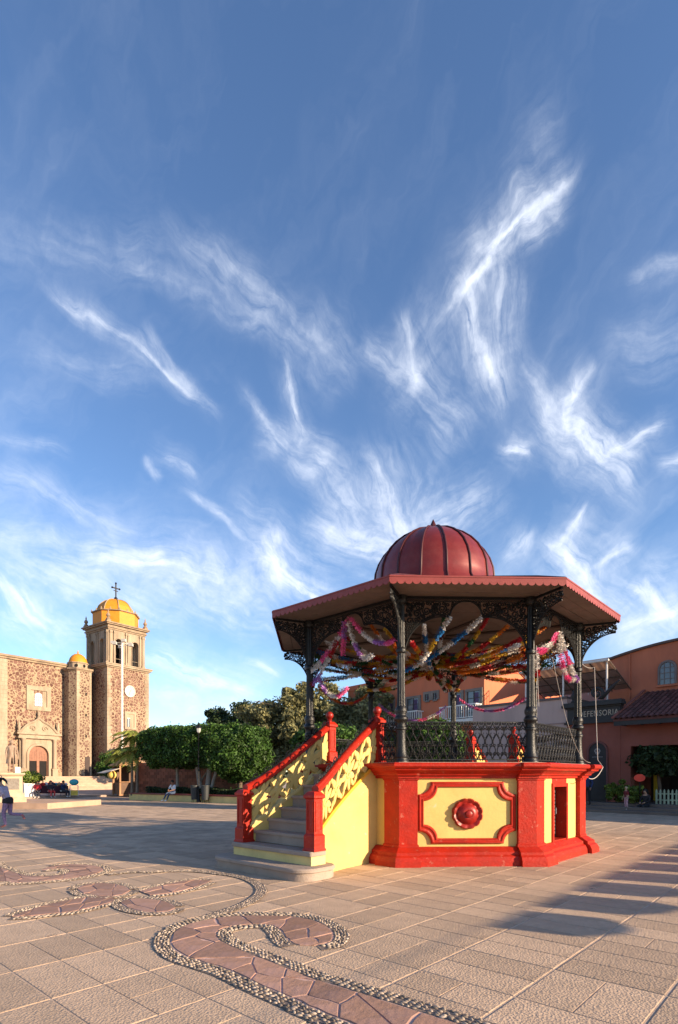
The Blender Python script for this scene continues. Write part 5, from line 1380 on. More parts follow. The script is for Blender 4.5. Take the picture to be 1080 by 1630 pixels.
# ---- salmon house, corner towards the bandstand
SH = thing('salmon_house', 'two storey salmon house with white balconies and grey stone window frames', 'house', (8.93, 34, 0), math.atan2(-.775, .632))
MB().box(-13, 0, 0, 12, -.02, 8.35).build('house_wall', SAL, SH)
mb = MB(); mb.box(-13.05, .06, -.06, 12, 8.35, 8.5).box(-13.02, .03, -.03, .3, 8.5, 8.75).box(-.27, .03, .3, 12, 8.5, 8.75); mb.build('parapet', SAL, SH)
def window(parent, x, z0, z1, w, door=True):
    f = MB(); s = .16
    for (x0, x1, a, b) in ((x - w - s, x - w, z0, z1 + s), (x + w, x + w + s, z0, z1 + s), (x - w, x + w, z1, z1 + s)): f.box(x0, x1, -.08, .02, a, b)
    if not door: f.box(x - w, x + w, -.10, .02, z0 - .1, z0)
    fo = f.build('window_frame', GREYST, parent)
    MB().box(x - w, x + w, -.02, -.005, z0, z1).build('window_pane', GLASSD, fo)
    b = MB(); b.box(x - .025, x + .025, -.05, -.02, z0, z1)
    for k in range(1, 4): b.box(x - w, x + w, -.045, -.02, z0 + (z1 - z0) * k / 4 - .02, z0 + (z1 - z0) * k / 4 + .02)
    b.box(x - w, x - w + .05, -.05, -.02, z0, z1).box(x + w - .05, x + w, -.05, -.02, z0, z1)
    b.build('glazing_bar', M('dark_window_wood', (.05, .035, .03), .6), fo)
    c = MB(); c.box(x + .05, x + w * .7, -.03, -.021, z0 + .1, z1 - .1); c.build('curtain', CURT, fo)
for x in (-5.9, -8.4): window(SH, x, 5.35, 7.05, .55)
window(SH, -2.15, 5.2, 6.95, .45); window(SH, -.75, 5.2, 6.95, .5)
for x in (-3.9, -4.6): window(SH, x, 6.75, 7.2, .18, False)
for x in (-6.5, -2.5): window(SH, x, .9, 2.9, .6, False)
def balcony(parent, x0, x1, z, d=.7):
    b = bpy.data.objects.new('balcony', None); C.objects.link(b); b.parent = parent
    MB().box(x0, x1, -d, -.002, z - .18, z).box(x0 + .1, x1 - .1, -d + .08, -.002, z - .28, z - .18).build('slab', WHITE, b)
    r = MB(); r.box(x0, x1, -d, -d + .06, z + .82, z + .9).box(x0, x0 + .06, -d + .06, -.002, z + .82, z + .9).box(x1 - .06, x1, -d + .06, -.002, z + .82, z + .9).box(x0, x1, -d, -d + .05, z + .06, z + .11)
    r.build('rail', WHITE, b); f0_ = None
    n = int((x1 - x0) / .17); pts = [(x0 + .04 + (x1 - x0 - .08) * i / n, -d + .03) for i in range(n + 1)] + [(x, -d + .03 + (d - .06) * k / 4) for x in (x0 + .03, x1 - .03) for k in (1, 2, 3)]
    for (x, y) in pts:
        if f0_ is None: f0_ = MB().box(-.018, .018, -.018, .018, .11, .82).build('baluster', WHITE, b); o = f0_
        else: o = link_copy(f0_, b)
        o.location = (x, y, z)
balcony(SH, -3.0, -.12, 5.2); balcony(SH, -6.8, -4.95, 5.2); balcony(SH, -9.4, -7.5, 5.2)
MB().box(-.003, .06, 4.2, 4.8, 4.4, 5.2).build('wall_box', GREYST, SH)
MB().box(-9.0, -6.2, 1.5, 4.5, 8.5, 9.8).build('roof_room', M('orange_roof_room', (.5, .2, .07), .8), SH)
mb = MB(); 
for x in (-9.0, -8.4, -7.8): mb.box(x, x + .05, .35, .4, 8.75, 9.5)
mb.box(-9.0, -7.4, .35, .4, 9.3, 9.36); mb.build('roof_railing', IRON, SH)
# ---- long row: mauve house, sign house and arcade house share one street front
RA = math.atan2(-.73, .68)
RO = (12.1, 28, 0)
MH = thing('mauve_house', 'pale mauve house wall with a slanted sheet metal shelter on its roof', 'house', RO, RA)
MB().box(-6.2, -.55, 0, 7, -.02, 5.62).build('house_wall', MAUVE, MH)
MB().box(-6.25, -.55, -.07, 7, 5.62, 5.74).build('coping', M('dark_coping', (.12, .09, .085), .8), MH)
MB().box(-6.22, -.56, -.04, 0, 4.35, 4.40).build('string_course', M('thin_moulding', (.30, .20, .18), .8), MH)
MB().box(-2.6, -1.2, -.05, -.002, .0, 3.0).build('shop_door', BLK, MH)
MB().box(-2.75, -1.05, -.09, -.003, 3.0, 3.2).build('lintel', GREYST, MH)
SHT = M('shelter_sheet', (.50, .38, .31), .6, .25, 1.2, .1, 10, trans=.55); 
shel = bpy.data.objects.new('roof_shelter', None); C.objects.link(shel); shel.parent = MH
c0, c1, c2, c3 = Vector((-3.3, .2, 7.35)), Vector((1.45, .2, 7.35)), Vector((1.45, 3.05, 6.25)), Vector((-3.3, 3.05, 6.25))
nc = 26; up, dn = [], []
for i in range(nc + 1):
    f = i / nc; a, b = c0.lerp(c1, f), c3.lerp(c2, f); h = .035 * (i % 2)
    up.append(((a.x, a.y, a.z + h), (b.x, b.y, b.z + h)))
mb = MB(); vs_ = [p for q in up for p in q] + [(p[0], p[1], p[2] + .012) for q in up for p in q]; m = len(up) * 2
fs = []
for i in range(nc): fs += [(2 * i, 2 * i + 1, 2 * i + 3, 2 * i + 2), (m + 2 * i, m + 2 * i + 2, m + 2 * i + 3, m + 2 * i + 1)]
mb.add(vs_, fs); mb.build('corrugated_sheet', SHT, shel)
mb = MB()
for f in (0, .2, .4, .6, .8, 1): a, b = c0.lerp(c1, f), c3.lerp(c2, f); mb.tube([a - Vector((0, 0, .06)), b - Vector((0, 0, .06))], .04, 4)
for f in (.25, .5, .75): a, b = c0.lerp(c3, f), c1.lerp(c2, f); mb.tube([a - Vector((0, 0, .1)), b - Vector((0, 0, .1))], .03, 4)
mb.build('rafter', M('brown_rafter', (.10, .07, .055), .7), shel)
WM = M('white_metal', (.62, .58, .54), .5, .1)
mb = MB(); mb.tube([c0 - Vector((0, .06, .02)), c1 - Vector((0, .06, .02))], .06, 6); mb.build('gutter_pipe', WM, shel)
for x, z0 in ((1.3, 5.2), (-.9, 5.7), (-3.0, 5.7)): MB().tube([(x, .3, z0), (x, .3, 7.32)], .045, 6).build('post', WM, shel)
RRL = bpy.data.objects.new('roof_guard_rail', None); C.objects.link(RRL); RRL.parent = MH
mb = MB(); mb.tube([(-3.2, 3.6, 7.95), (.1, 3.6, 7.95)], .03, 5); mb.tube([(-3.2, 3.6, 7.65), (.1, 3.6, 7.65)], .02, 5)
for i in range(7): x = -3.2 + i * .55; mb.tube([(x, 3.6, 6.2), (x, 3.6, 7.95)], .025, 5)
mb.build('rail', WM, RRL)
MB().loft([[(-4.2, 5.0, 8.2), (.2, 5.0, 8.2), (.2, 9.5, 9.3), (-4.2, 9.5, 9.3)], [(-4.2, 5.0, 8.28), (.2, 5.0, 8.28), (.2, 9.5, 9.38), (-4.2, 9.5, 9.38)]]).build('upper_roof', M('grey_roof_sheet', (.18, .16, .15), .7, .2), MH)
MB().box(-4.2, .2, 7.1, 9.5, -.02, 8.2).build('rear_block', MAUVE, MH)
# ---- sign house
SG = thing('sign_house', 'dusky pink shop front with a black stone sign cornice and a dark arched niche', 'shop', RO, RA)
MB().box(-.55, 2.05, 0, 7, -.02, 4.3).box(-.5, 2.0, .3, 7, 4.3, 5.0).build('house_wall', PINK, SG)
mb = MB()
for (x0, x1, d, z0, z1) in ((-.62, 2.12, .20, 4.25, 4.36), (-.56, 2.08, .12, 4.36, 4.48), (-.52, 2.05, .06, 4.48, 5.02), (-.58, 2.1, .14, 5.02, 5.1), (-.72, 2.2, .30, 5.1, 5.24), (-.66, 2.16, .22, 5.24, 5.34)): mb.box(x0, x1, -d, .3, z0, z1)
sgn = mb.build('sign_cornice', BLK, SG)
def text(body, parent, loc, size, mat, name='lettering', ext=.012, rot=(pi / 2, 0, 0), sx=1.0, align='LEFT'):
    cu = bpy.data.curves.new(name, 'FONT'); cu.body = body; cu.size = size; cu.extrude = ext; cu.align_x = align; cu.space_character = 1.12
    o = bpy.data.objects.new('tmp', cu); C.objects.link(o); bpy.context.view_layer.update()
    me = bpy.data.meshes.new_from_object(o.evaluated_get(bpy.context.evaluated_depsgraph_get())); bpy.data.objects.remove(o); bpy.data.curves.remove(cu)
    me.name = name; me.materials.clear(); me.materials.append(mat)
    o = bpy.data.objects.new(name, me); C.objects.link(o); o.parent = parent; o.location = loc; o.rotation_euler = rot; o.scale = (sx, 1, 1); return o
text('DEFENSORIA', sgn, (.06, -.075, 4.60), .40, M('dull_gilt_letters', (.42, .34, .26), .5), sx=.76)
mb = MB()
for s, cx in ((1, .95),):                          # scroll on top of the cornice
    pts = [(cx + .36 * (1 - .78 * i / 22) * cos(-2.4 + i * .43), -.05, 5.72 + .36 * (1 - .78 * i / 22) * sin(-2.4 + i * .43)) for i in range(23)]
    mb.tube([(2.05, -.05, 6.25), (1.75, -.05, 6.02), (1.45, -.05, 5.72), (1.2, -.05, 5.45)] + pts[3:], [.05, .07, .09, .10] + [.10 - .002 * i for i in range(20)], 6)
mb.build('scroll_ornament', BLK, SG, smooth=50); mb = MB()
mb.lathe([(.12, 5.34), (.14, 5.4), (.07, 5.5), (.15, 5.68), (.10, 5.82), (.02, 6.0)], 10, (-.2, -.05))
mb.build('urn_ornament', BLK, SG, smooth=50)
nx, nr, nz = .98, .46, 2.85
q = [(nx - nr, .15)] + arch_pts(nx, nr, nz, 12) + [(nx + nr, .15)]
MB().loft([[(x, -.02, z) for x, z in q], [(x, -.004, z) for x, z in q]]).build('niche_panel', BLK, SG)
mb = MB(); mb.tube([(x, -.03, z) for x, z in q], .055, 5); mb.build('niche_frame', M('dark_red_frame', (.14, .05, .045), .7), SG)
EMB = M('pale_emblem', (.26, .23, .215), .6)
em = MB()
em.loft([[(nx + .15 * cos(a) * (1 if sin(a) > -.2 else .78), -.03 - d, 2.86 + (.19 if sin(a) < 0 else .16) * sin(a)) for a in [2 * pi * i / 20 for i in range(20)]] for d in (0, .012)])
eo = em.build('face_emblem', EMB, SG)
em = MB()
for s in (-1, 1): em.ball((nx + s * .06, -.045, 2.88), (.036, .01, .044), 10, 6)
em.ball((nx, -.045, 2.79), (.018, .01, .028), 8, 5); em.box(nx - .06, nx + .06, -.05, -.043, 2.715, 2.735); em.build('face_feature', BLK, eo)
em = MB()
for i in range(9): em.box(nx - .26 + i * .058, nx - .26 + i * .058 + .036, -.04, -.022, 2.56, 2.60)
em.build('emblem_line', EMB, SG)
# ---- arcade house
AH = thing('arcade_house', 'terracotta house in shade with a dark tiled porch roof over an open arcade', 'house', RO, RA)
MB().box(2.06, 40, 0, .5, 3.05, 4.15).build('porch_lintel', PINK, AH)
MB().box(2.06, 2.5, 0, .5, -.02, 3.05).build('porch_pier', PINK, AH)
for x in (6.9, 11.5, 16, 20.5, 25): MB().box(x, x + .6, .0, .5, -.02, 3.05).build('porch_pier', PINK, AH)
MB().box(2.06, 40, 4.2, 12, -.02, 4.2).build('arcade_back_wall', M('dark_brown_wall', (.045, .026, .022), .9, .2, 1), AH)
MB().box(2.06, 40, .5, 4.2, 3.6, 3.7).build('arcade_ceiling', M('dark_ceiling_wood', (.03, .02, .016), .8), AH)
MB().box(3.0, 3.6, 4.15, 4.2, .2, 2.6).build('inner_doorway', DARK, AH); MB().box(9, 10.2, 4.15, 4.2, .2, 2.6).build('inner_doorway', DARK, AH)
MB().box(2.55, 2.78, 3.0, 3.25, .3, 2.25).build('yellow_pillar', M('yellow_pillar_paint', (.65, .45, .04), .6), AH)
MB().box(2.06, 40, 3.2, 12, 4.2, 6.2).box(.3, 2.06, 3.2, 11.9, 4.9, 6.2).build('upper_wall', TERRA, AH)
P = [(.3, 6.2)] + [(.3 + t, 7.93 + .50 * sin(min(t, 4.0) / 4.0 * pi / 2) ** .9) for t in [4.0 * i / 14 for i in range(15)]] + [(9, 8.43), (13, 7.6), (40, 7.6), (40, 6.2)]
MB().loft([[(x, 3.2, z) for x, z in P], [(x, 12, z) for x, z in P]]).build('upper_wall', TERRA, AH)
mb = MB(); Q2 = P[1:-1]; mb.loft([[(x, 3.08, z - .03), (x, 3.08, z + .09), (x, 12.1, z + .09), (x, 12.1, z - .03)] for x, z in Q2]); mb.build('parapet_coping', M('dark_coping_brown', (.09, .06, .05), .85), AH)
MB().box(1.30, 1.38, 3.13, 3.21, 5.4, 8.05).build('pilaster_strip', TERRA, AH)
wx0 = 3.13; q = [(wx0 - .38, 6.28)] + arch_pts(wx0, .38, 7.05, 10) + [(wx0 + .38, 6.28)]
wn = MB().loft([[(x, 3.16, z) for x, z in q], [(x, 3.195, z) for x, z in q]]).build('arched_window', GLASSD, AH)
mb = MB(); mb.tube([(x, 3.15, z) for x, z in q], .07, 5)
for x in (-.13, .13): mb.box(wx0 + x - .015, wx0 + x + .015, 3.13, 3.15, 6.3, 7.36)
for z in (6.55, 6.85, 7.12): mb.box(wx0 - .36, wx0 + .36, 3.128, 3.148, z - .014, z + .014)
mb.build('glazing_bar', M('grey_window_bar', (.16, .13, .12), .7), wn)
MB().box(wx0 - .5, wx0 + .5, 3.08, 3.2, 6.16, 6.26).build('sill', TERRA, wn)
# tiled porch roof: cover tiles one by one
sl0, sl1 = Vector((0, -1.0, 4.28)), Vector((0, 3.2, 5.95)); sd = (sl1 - sl0); sL = sd.length; sd.normalize(); sn = Vector((0, -sd.z, sd.y))
por = MB().loft([[(2.08, sl0.y, sl0.z - .1), (40, sl0.y, sl0.z - .1), (40, sl1.y, sl1.z - .1), (2.08, sl1.y, sl1.z - .1)], [(2.08, sl0.y, sl0.z), (40, sl0.y, sl0.z), (40, sl1.y, sl1.z), (2.08, sl1.y, sl1.z)]]).build('porch_roof', TILE, AH)
t0_ = None
def tile_mesh():
    mb = MB(); R = []
    for f, rr_ in ((0, .105), (1, .088)):
        o = sd * (.44 * f); ring_ = []
        for k in range(7): a = pi * k / 6; ring_.append((rr_ * cos(a), o.y + sn.y * rr_ * sin(a) * .8, o.z + sn.z * rr_ * sin(a) * .8))
        for k in range(6, -1, -1): a = pi * k / 6; ring_.append(((rr_ - .02) * cos(a), o.y + sn.y * (rr_ - .02) * sin(a) * .8 - .0, o.z + sn.z * (rr_ - .02) * sin(a) * .8))
        R.append(ring_)
    mb.loft(R); return mb
tr_ = random.Random(4)
for j in range(11):
    for i in range(27):
        x = 2.24 + i * .235; p = sl0 + sd * (j * .405 - .05) + sn * (.012 + .004 * tr_.random())
        if t0_ is None: t0_ = tile_mesh().build('roof_tile', TILE, por); o = t0_
        else: o = link_copy(t0_, por)
        o.location = (x + tr_.uniform(-.008, .008), p.y, p.z); o.rotation_euler = (0, 0, tr_.uniform(-.03, .03))
mb = MB()
for i in range(140): mb.box(8.7 + i * .235 - .08, 8.7 + i * .235 + .08, sl0.y, sl0.y + .3, sl0.z + .02, sl0.z + .08)
mb.build('tile_rows', TILE, por, kind='stuff')
MB().box(2.1, 40, sl0.y + .02, sl0.y + .1, sl0.z - .30, sl0.z - .1).build('fascia', BLK, AH)
for i in range(16):
    x = 2.25 + i * .75; MB().box(x, x + .09, sl0.y + .1, 0, sl0.z - .26, sl0.z - .12).build('rafter_end', BLK, AH)
MB().loft([[(2.0, sl0.y, sl0.z + .05), (2.13, sl0.y, sl0.z + .05), (2.13, 3.15, 6.03), (2.0, 3.15, 6.03)], [(2.0, sl0.y, sl0.z + .12), (2.13, sl0.y, sl0.z + .12), (2.13, 3.15, 6.12), (2.0, 3.15, 6.12)]]).build('verge', PINK, AH)
# steps in front of the arcade
AS = thing('arcade_steps', 'long low dark stone steps in front of the shaded arcade', 'steps', RO, RA)
STD = M('dark_step_stone', (.15, .115, .095), .88, .2, 1.2, .3, 14)
for i in range(3): MB().bbox(-.4, 40, -1.1 - .62 * (2 - i) - (.0 if i else .0), 4.15 if i == 2 else -1.1 - .62 * (1 - i) + .0, -.02, .13 * (i + 1), .015).build('step', STD, AS)
# things under the arcade
def bush(name, label, loc, r, n, mat, seed, group=None):
    t = thing(name, label, 'shrub', loc, 0, group); P_, N_ = clumps(n, (0, 0, r[2] * .9), r, 24, min(r) * .4, seed); leaves('foliage', P_, N_, .075, mat, t)
    mb = MB()
    for k in range(5): a = k * 1.26; mb.tube([(0, 0, 0), (r[0] * .3 * cos(a), r[1] * .3 * sin(a), r[2] * .8)], .02, 4)
    mb.build('stem', BARK, t); return t
def rp_(t, q, z=0): return (RO[0] + .68 * t - .73 * q, RO[1] - .73 * t - .68 * q, z)
bush('leafy_shrub', 'yellow green leafy shrub against the yellow pillar of the arcade', rp_(2.2, .75, .39), (.55, .4, .6), 2600, BUSHY, 1, 'shrubs on the arcade steps')
bush('leafy_shrub', 'smaller yellow green shrub to the right of the pillar shrub', rp_(2.95, .7, .39), (.5, .4, .45), 2000, BUSHY, 2, 'shrubs on the arcade steps')
loose_tree('dark_tree', 'dark leafed small tree in deep shade at the right of the arcade', rp_(3.55, -.6)[:2], (1.0, .8, .75), 2.45, 6000, DKG, None, 30, .42, 41, .11, .09)
pf = thing('picket_fence', 'short pale green picket fence at the right end of the arcade steps', 'fence', rp_(3.75, .55, .39), RA)
PKM = M('pale_green_paint', (.36, .42, .28), .7, .2)
for i in range(16): MB().loft([[(i * .16, 0, 0), (i * .16 + .075, 0, 0), (i * .16 + .075, .03, 0), (i * .16, .03, 0)], [(i * .16, 0, .58), (i * .16 + .075, 0, .58), (i * .16 + .075, .03, .58), (i * .16, .03, .58)], [(i * .16 + .03, 0, .66), (i * .16 + .045, 0, .66), (i * .16 + .045, .03, .66), (i * .16 + .03, .03, .66)]]).build('picket', PKM, pf)
MB().box(0, 2.5, .032, .06, .15, .21).box(0, 2.5, .032, .06, .43, .49).build('rail', PKM, pf)
rs = thing('round_sign', 'small red round sign on a thin post on the arcade steps', 'sign', rp_(3.25, 1.0, .26), RA)
MB().tube([(0, 0, 0), (0, 0, 1.25)], .02, 6).build('post', IRON, rs)
MB().loft([[(.24 * cos(2 * pi * i / 18), -.03 - d, 1.3 + .17 * sin(2 * pi * i / 18)) for i in range(18)] for d in (0, .02)]).build('sign_plate', M('bright_red_plate', (.75, .06, .03), .5), rs)
ez = thing('folding_stand', 'pale folding tripod stand beside the person in the white hat', 'stand', rp_(.62, 1.55, .26), RA)
mb = MB()
for (x, y) in ((-.2, -.12), (.2, -.12), (0, .2)): mb.tube([(x, y, 0), (0, 0, .75)], .014, 5)
mb.build('leg', M('pale_metal', (.55, .5, .45), .4, .1, metal=.3), ez); MB().box(-.25, .25, -.18, .18, .75, .79).build('tray', WHITE, ez)

# ================================================================== PEOPLE
def person(name, label, loc, rz, J, mats, group=None, cat='person', head_r=.098, scale=1.0, fingers=True, hair=None, skirt_=None):
    """J: joints in metres; one continuous skinned body. mats = dict(skin, top, legs, shoes)"""
    V = ['pelvis', 'waist', 'chest', 'neck', 'chin', 'head', 'crown', 'sl', 'el', 'wl', 'hl', 'sr', 'er', 'wr', 'hr', 'tl', 'kl', 'al', 'fl', 'tr', 'kr', 'ar', 'fr', 'nose']
    d = Vector(J['face']).normalized()
    h = Vector(J['head']); nk = Vector(J['neck'])
    up = (h - nk).normalized()
    J = dict(J); J['chin'] = tuple(h - up * .085 + d * .015); J['crown'] = tuple(h + up * .07 - d * .01); J['nose'] = tuple(h - up * .012 + d * .112)
    for s in 'lr':
        w_, e_ = Vector(J['w' + s]), Vector(J['e' + s]); J['h' + s] = tuple(w_ + (w_ - e_).normalized() * .085)
    E_ = [('pelvis', 'waist'), ('waist', 'chest'), ('chest', 'neck'), ('neck', 'chin'), ('chin', 'head'), ('head', 'crown'), ('head', 'nose')]
    for s in 'lr': E_ += [('chest', 's' + s), ('s' + s, 'e' + s), ('e' + s, 'w' + s), ('w' + s, 'h' + s), ('pelvis', 't' + s), ('t' + s, 'k' + s), ('k' + s, 'a' + s), ('a' + s, 'f' + s)]
    RR = dict(pelvis=.135, waist=.125, chest=.15, neck=.058, chin=.066, head=head_r * .92, crown=.075, nose=.018, s=.075, e=.05, w=.034, h=.036, t=.098, k=.065, a=.042, f=.036)
    me = bpy.data.meshes.new('body'); me.from_pydata([J[v] for v in V], [(V.index(a), V.index(b)) for a, b in E_], [])
    o = bpy.data.objects.new('tmp', me); C.objects.link(o)
    m_ = o.modifiers.new('skin', 'SKIN'); m_.use_smooth_shade = True
    for i, v in enumerate(V):
        r = RR.get(v) or RR[v[0]]; me.skin_vertices[0].data[i].radius = (r, r * (.8 if v in ('chest', 'waist') else 1)); 
    me.skin_vertices[0].data[0].use_root = True
    o.modifiers.new('sub', 'SUBSURF').levels = 1; o.modifiers['sub'].render_levels = 1
    bpy.context.view_layer.update()
    bod = bpy.data.meshes.new_from_object(o.evaluated_get(bpy.context.evaluated_depsgraph_get())); bpy.data.objects.remove(o)
    bm = bmesh.new(); bm.from_mesh(bod)
    seg_m = []
    for a, b in E_:
        k = {'neck': 0, 'chin': 0, 'head': 0, 'crown': 0, 'nose': 0}.get(b)
        if k is None: k = 1 if b[0] in 'wcs' and b not in ('wl', 'wr') or b[0] == 'e' else (0 if b[0] in 'wh' else 2)
        if b[0] == 'f': k = 3
        if b in ('wl', 'wr') and mats.get('sleeve'): k = 1
        seg_m.append((Vector(J[a]), Vector(J[b]), k))
    for f in bm.faces:
        c = f.calc_center_median(); best = None
        for a, b, k in seg_m:
            ab = b - a; t = max(0, min(1, (c - a).dot(ab) / max(ab.length_squared, 1e-9))); q = (c - a - ab * t).length
            if best is None or q < best[0]: best = (q, k)
        f.material_index = best[1]; f.smooth = True
    if fingers:
        for s in 'lr':
            hnd, w_ = Vector(J['h' + s]), Vector(J['w' + s]); t = (hnd - w_).normalized(); a = t.orthogonal().normalized(); b = t.cross(a); mb = MB()
            for i, l in enumerate((.07, .08, .075, .06)):
                p = hnd + a * (-.027 + .018 * i) - t * .01; mb.tube([p, p + t * l * .55 + b * .008, p + t * l * .9 + b * .03], [.0095, .009, .007], 5)
            p = w_ + t * .035 + a * .03; mb.tube([p, p + a * .03 + t * .03, p + a * .035 + t * .06 + b * .015], [.012, .011, .008], 5)
            vv = [bm.verts.new(v) for v in mb.v]
            for f in mb.f:
                try: nf = bm.faces.new([vv[i] for i in f]); nf.material_index = 0; nf.smooth = True
                except ValueError: pass
    bod.materials.clear()
    for k in ('skin', 'top', 'legs', 'shoes'): bod.materials.append(mats[k])
    bm.to_mesh(bod); bm.free()
    root = bpy.data.objects.new(name, bod); C.objects.link(root); root.location = loc; root.rotation_euler = (0, 0, rz); root.scale = (scale,) * 3
    tag(root, label, cat, group)
    if hair:
        mb = MB(); c = h + up * .03 - d * .022; mb.ball(tuple(c), (.112, .112, .108), 14, 9)
        vs2 = []
        for v in mb.v:
            q = Vector(v) - c
            if q.dot(d) > .05 and q.dot(up) < .055: q = q * .80
            if q.dot(up) < -.05: q = q * .9
            vs2.append(tuple(c + q))
        mb.v = vs2
        if hair[1] == 'pony': mb.tube([c - d * .09 + up * .02, c - d * .17 + up * .0, c - d * .20 - up * .12, c - d * .17 - up * .22], [.035, .045, .035, .01], 7)
        if hair[1] == 'long': mb.tube([c - d * .05, c - d * .08 - up * .14, c - d * .07 - up * .26], [.09, .08, .03], 8)
        if hair[1] == 'hat': mb.lathe([(.21, 0), (.21, .012), (.125, .02), (.12, .11), (.09, .14), (.01, .145)], 16); 
        o = mb.build('hair' if hair[1] != 'hat' else 'hat', hair[0], root, smooth=50)
        if hair[1] == 'hat':
            n_ = 16 * 6
            vs3 = o.data.vertices
            for i in range(len(vs3) - n_, len(vs3)): vs3[i].co = vs3[i].co + h + up * .055
    return root
def cloth(n, c, v=.12, **k): return M(n, c, .85, v, 14, .15, 40, **k)
SKIN = M('skin', (.40, .22, .14), .55, .06, 8); SKIN2 = M('tanned_skin', (.28, .145, .09), .55, .06, 8); HAIRB = M('black_hair', (.012, .010, .010), .5, .3, 20)
# running woman at the left edge
J = dict(face=(-1, 0, -.25), pelvis=(0, 0, .86), waist=(-.05, 0, 1.02), chest=(-.14, 0, 1.22), neck=(-.22, 0, 1.40), head=(-.31, 0, 1.52),
         sl=(-.15, -.17, 1.30), el=(.02, -.26, 1.10), wl=(-.20, -.24, .98), sr=(-.15, .17, 1.30), er=(-.20, .27, 1.06), wr=(-.42, .22, 1.12),
         tl=(.0, -.085, .82), kl=(-.08, -.10, .46), al=(.0, -.10, .10), fl=(-.17, -.10, .035), tr=(.02, .085, .82), kr=(.02, .10, .44), ar=(.42, .10, .42), fr=(.50, .10, .27))
PURP = M('purple_patterned_cloth', (.30, .19, .30), .85, .35, 22, stain=(.10, .06, .12), sscale=16, samt=.8)
wom = person('person', 'person in purple patterned leggings running, one foot kicked up behind', (-10.52, 17.55, 0), 0, J, dict(skin=SKIN, top=M('pale_lilac_top', (.45, .38, .45), .85, .25, 18, stain=(.2, .12, .22), sscale=14, samt=.6), legs=PURP, shoes=cloth('pinkish_shoe', (.45, .16, .14)), sleeve=True), hair=(HAIRB, 'pony'), scale=.98)
mb = MB(); mb.tube([(.0, 0, .80), (.01, 0, .93), (.0, 0, .98)], [.165, .160, .13], 14); mb.build('waist_jacket', cloth('black_jacket', (.02, .018, .02)), wom, smooth=50)
# man sitting on the planter
J = dict(face=(-.5, -1, -.1), pelvis=(0, 0, .60), waist=(.0, -.02, .76), chest=(-.0, -.06, .95), neck=(-.01, -.09, 1.15), head=(-.03, -.12, 1.28),
         sl=(-.18, -.06, 1.04), el=(-.26, -.16, .82), wl=(-.14, -.34, .74), sr=(.18, -.06, 1.04), er=(.24, -.14, .80), wr=(.06, -.36, .72),
         tl=(-.10, -.05, .58), kl=(-.16, -.46, .56), al=(-.20, -.72, .14), fl=(-.26, -.88, .06), tr=(.10, -.05, .58), kr=(.06, -.48, .54), ar=(-.02, -.62, .12), fr=(-.08, -.78, .05))
person('person', 'person in a white t-shirt and blue jeans sitting on the planter coping', (-10.7, 35.78, -.02), rad(-25), J, dict(skin=SKIN2, top=cloth('white_tshirt', (.78, .76, .76)), legs=cloth('blue_jeans', (.05, .075, .14)), shoes=cloth('white_shoes', (.75, .72, .7))), hair=(HAIRB, 'short'))
STAND = dict(face=(0, -1, -.05), pelvis=(0, 0, .92), waist=(0, 0, 1.08), chest=(0, .0, 1.28), neck=(0, .01, 1.47), head=(0, -.015, 1.61),
             sl=(-.18, 0, 1.38), el=(-.25, .02, 1.11), wl=(-.24, -.10, .88), sr=(.18, 0, 1.38), er=(.25, .02, 1.11), wr=(.22, -.12, .88),
             tl=(-.09, 0, .88), kl=(-.10, -.02, .49), al=(-.11, .02, .09), fl=(-.13, -.13, .04), tr=(.09, 0, .88), kr=(.10, -.02, .49), ar=(.11, .02, .09), fr=(.13, -.13, .04))
SIT = dict(face=(0, -1, -.15), pelvis=(0, 0, .52), waist=(0, -.01, .68), chest=(0, -.04, .88), neck=(0, -.05, 1.07), head=(0, -.08, 1.20),
           sl=(-.18, -.04, .97), el=(-.25, -.10, .74), wl=(-.12, -.30, .66), sr=(.18, -.04, .97), er=(.25, -.10, .74), wr=(.12, -.30, .66),
           tl=(-.1, -.04, .50), kl=(-.13, -.46, .50), al=(-.13, -.44, .10), fl=(-.14, -.60, .04), tr=(.1, -.04, .50), kr=(.13, -.46, .50), ar=(.13, -.44, .10), fr=(.14, -.60, .04))
person('person', 'person in a dark blue shirt and white hat standing beside the black arched niche', rp_(1.05, 1.35, .26), RA, STAND, dict(skin=SKIN2, top=cloth('dark_blue_shirt', (.02, .035, .11)), legs=cloth('dark_trousers', (.018, .018, .022)), shoes=cloth('dark_shoes', (.015, .013, .012)), sleeve=True), hair=(cloth('white_hat', (.7, .68, .64)), 'hat'), scale=.94)
person('person', 'small child with pink trousers and dark red top on the arcade steps', rp_(2.9, 1.65, .13), RA - .6, STAND, dict(skin=SKIN, top=cloth('dark_red_top', (.16, .02, .025)), legs=cloth('pink_trousers', (.55, .30, .33)), shoes=cloth('pale_shoes', (.5, .45, .4))), hair=(cloth('fair_cap', (.45, .35, .22)), 'short'), scale=.60)
person('person', 'person in black sitting on the arcade steps to the right of the child', rp_(3.6, 1.25, -.12), RA - .3, SIT, dict(skin=SKIN, top=cloth('black_top', (.02, .018, .02)), legs=cloth('black_trousers', (.02, .02, .025)), shoes=cloth('grey_shoes', (.2, .2, .2)), sleeve=True), hair=(HAIRB, 'long'), scale=.9)
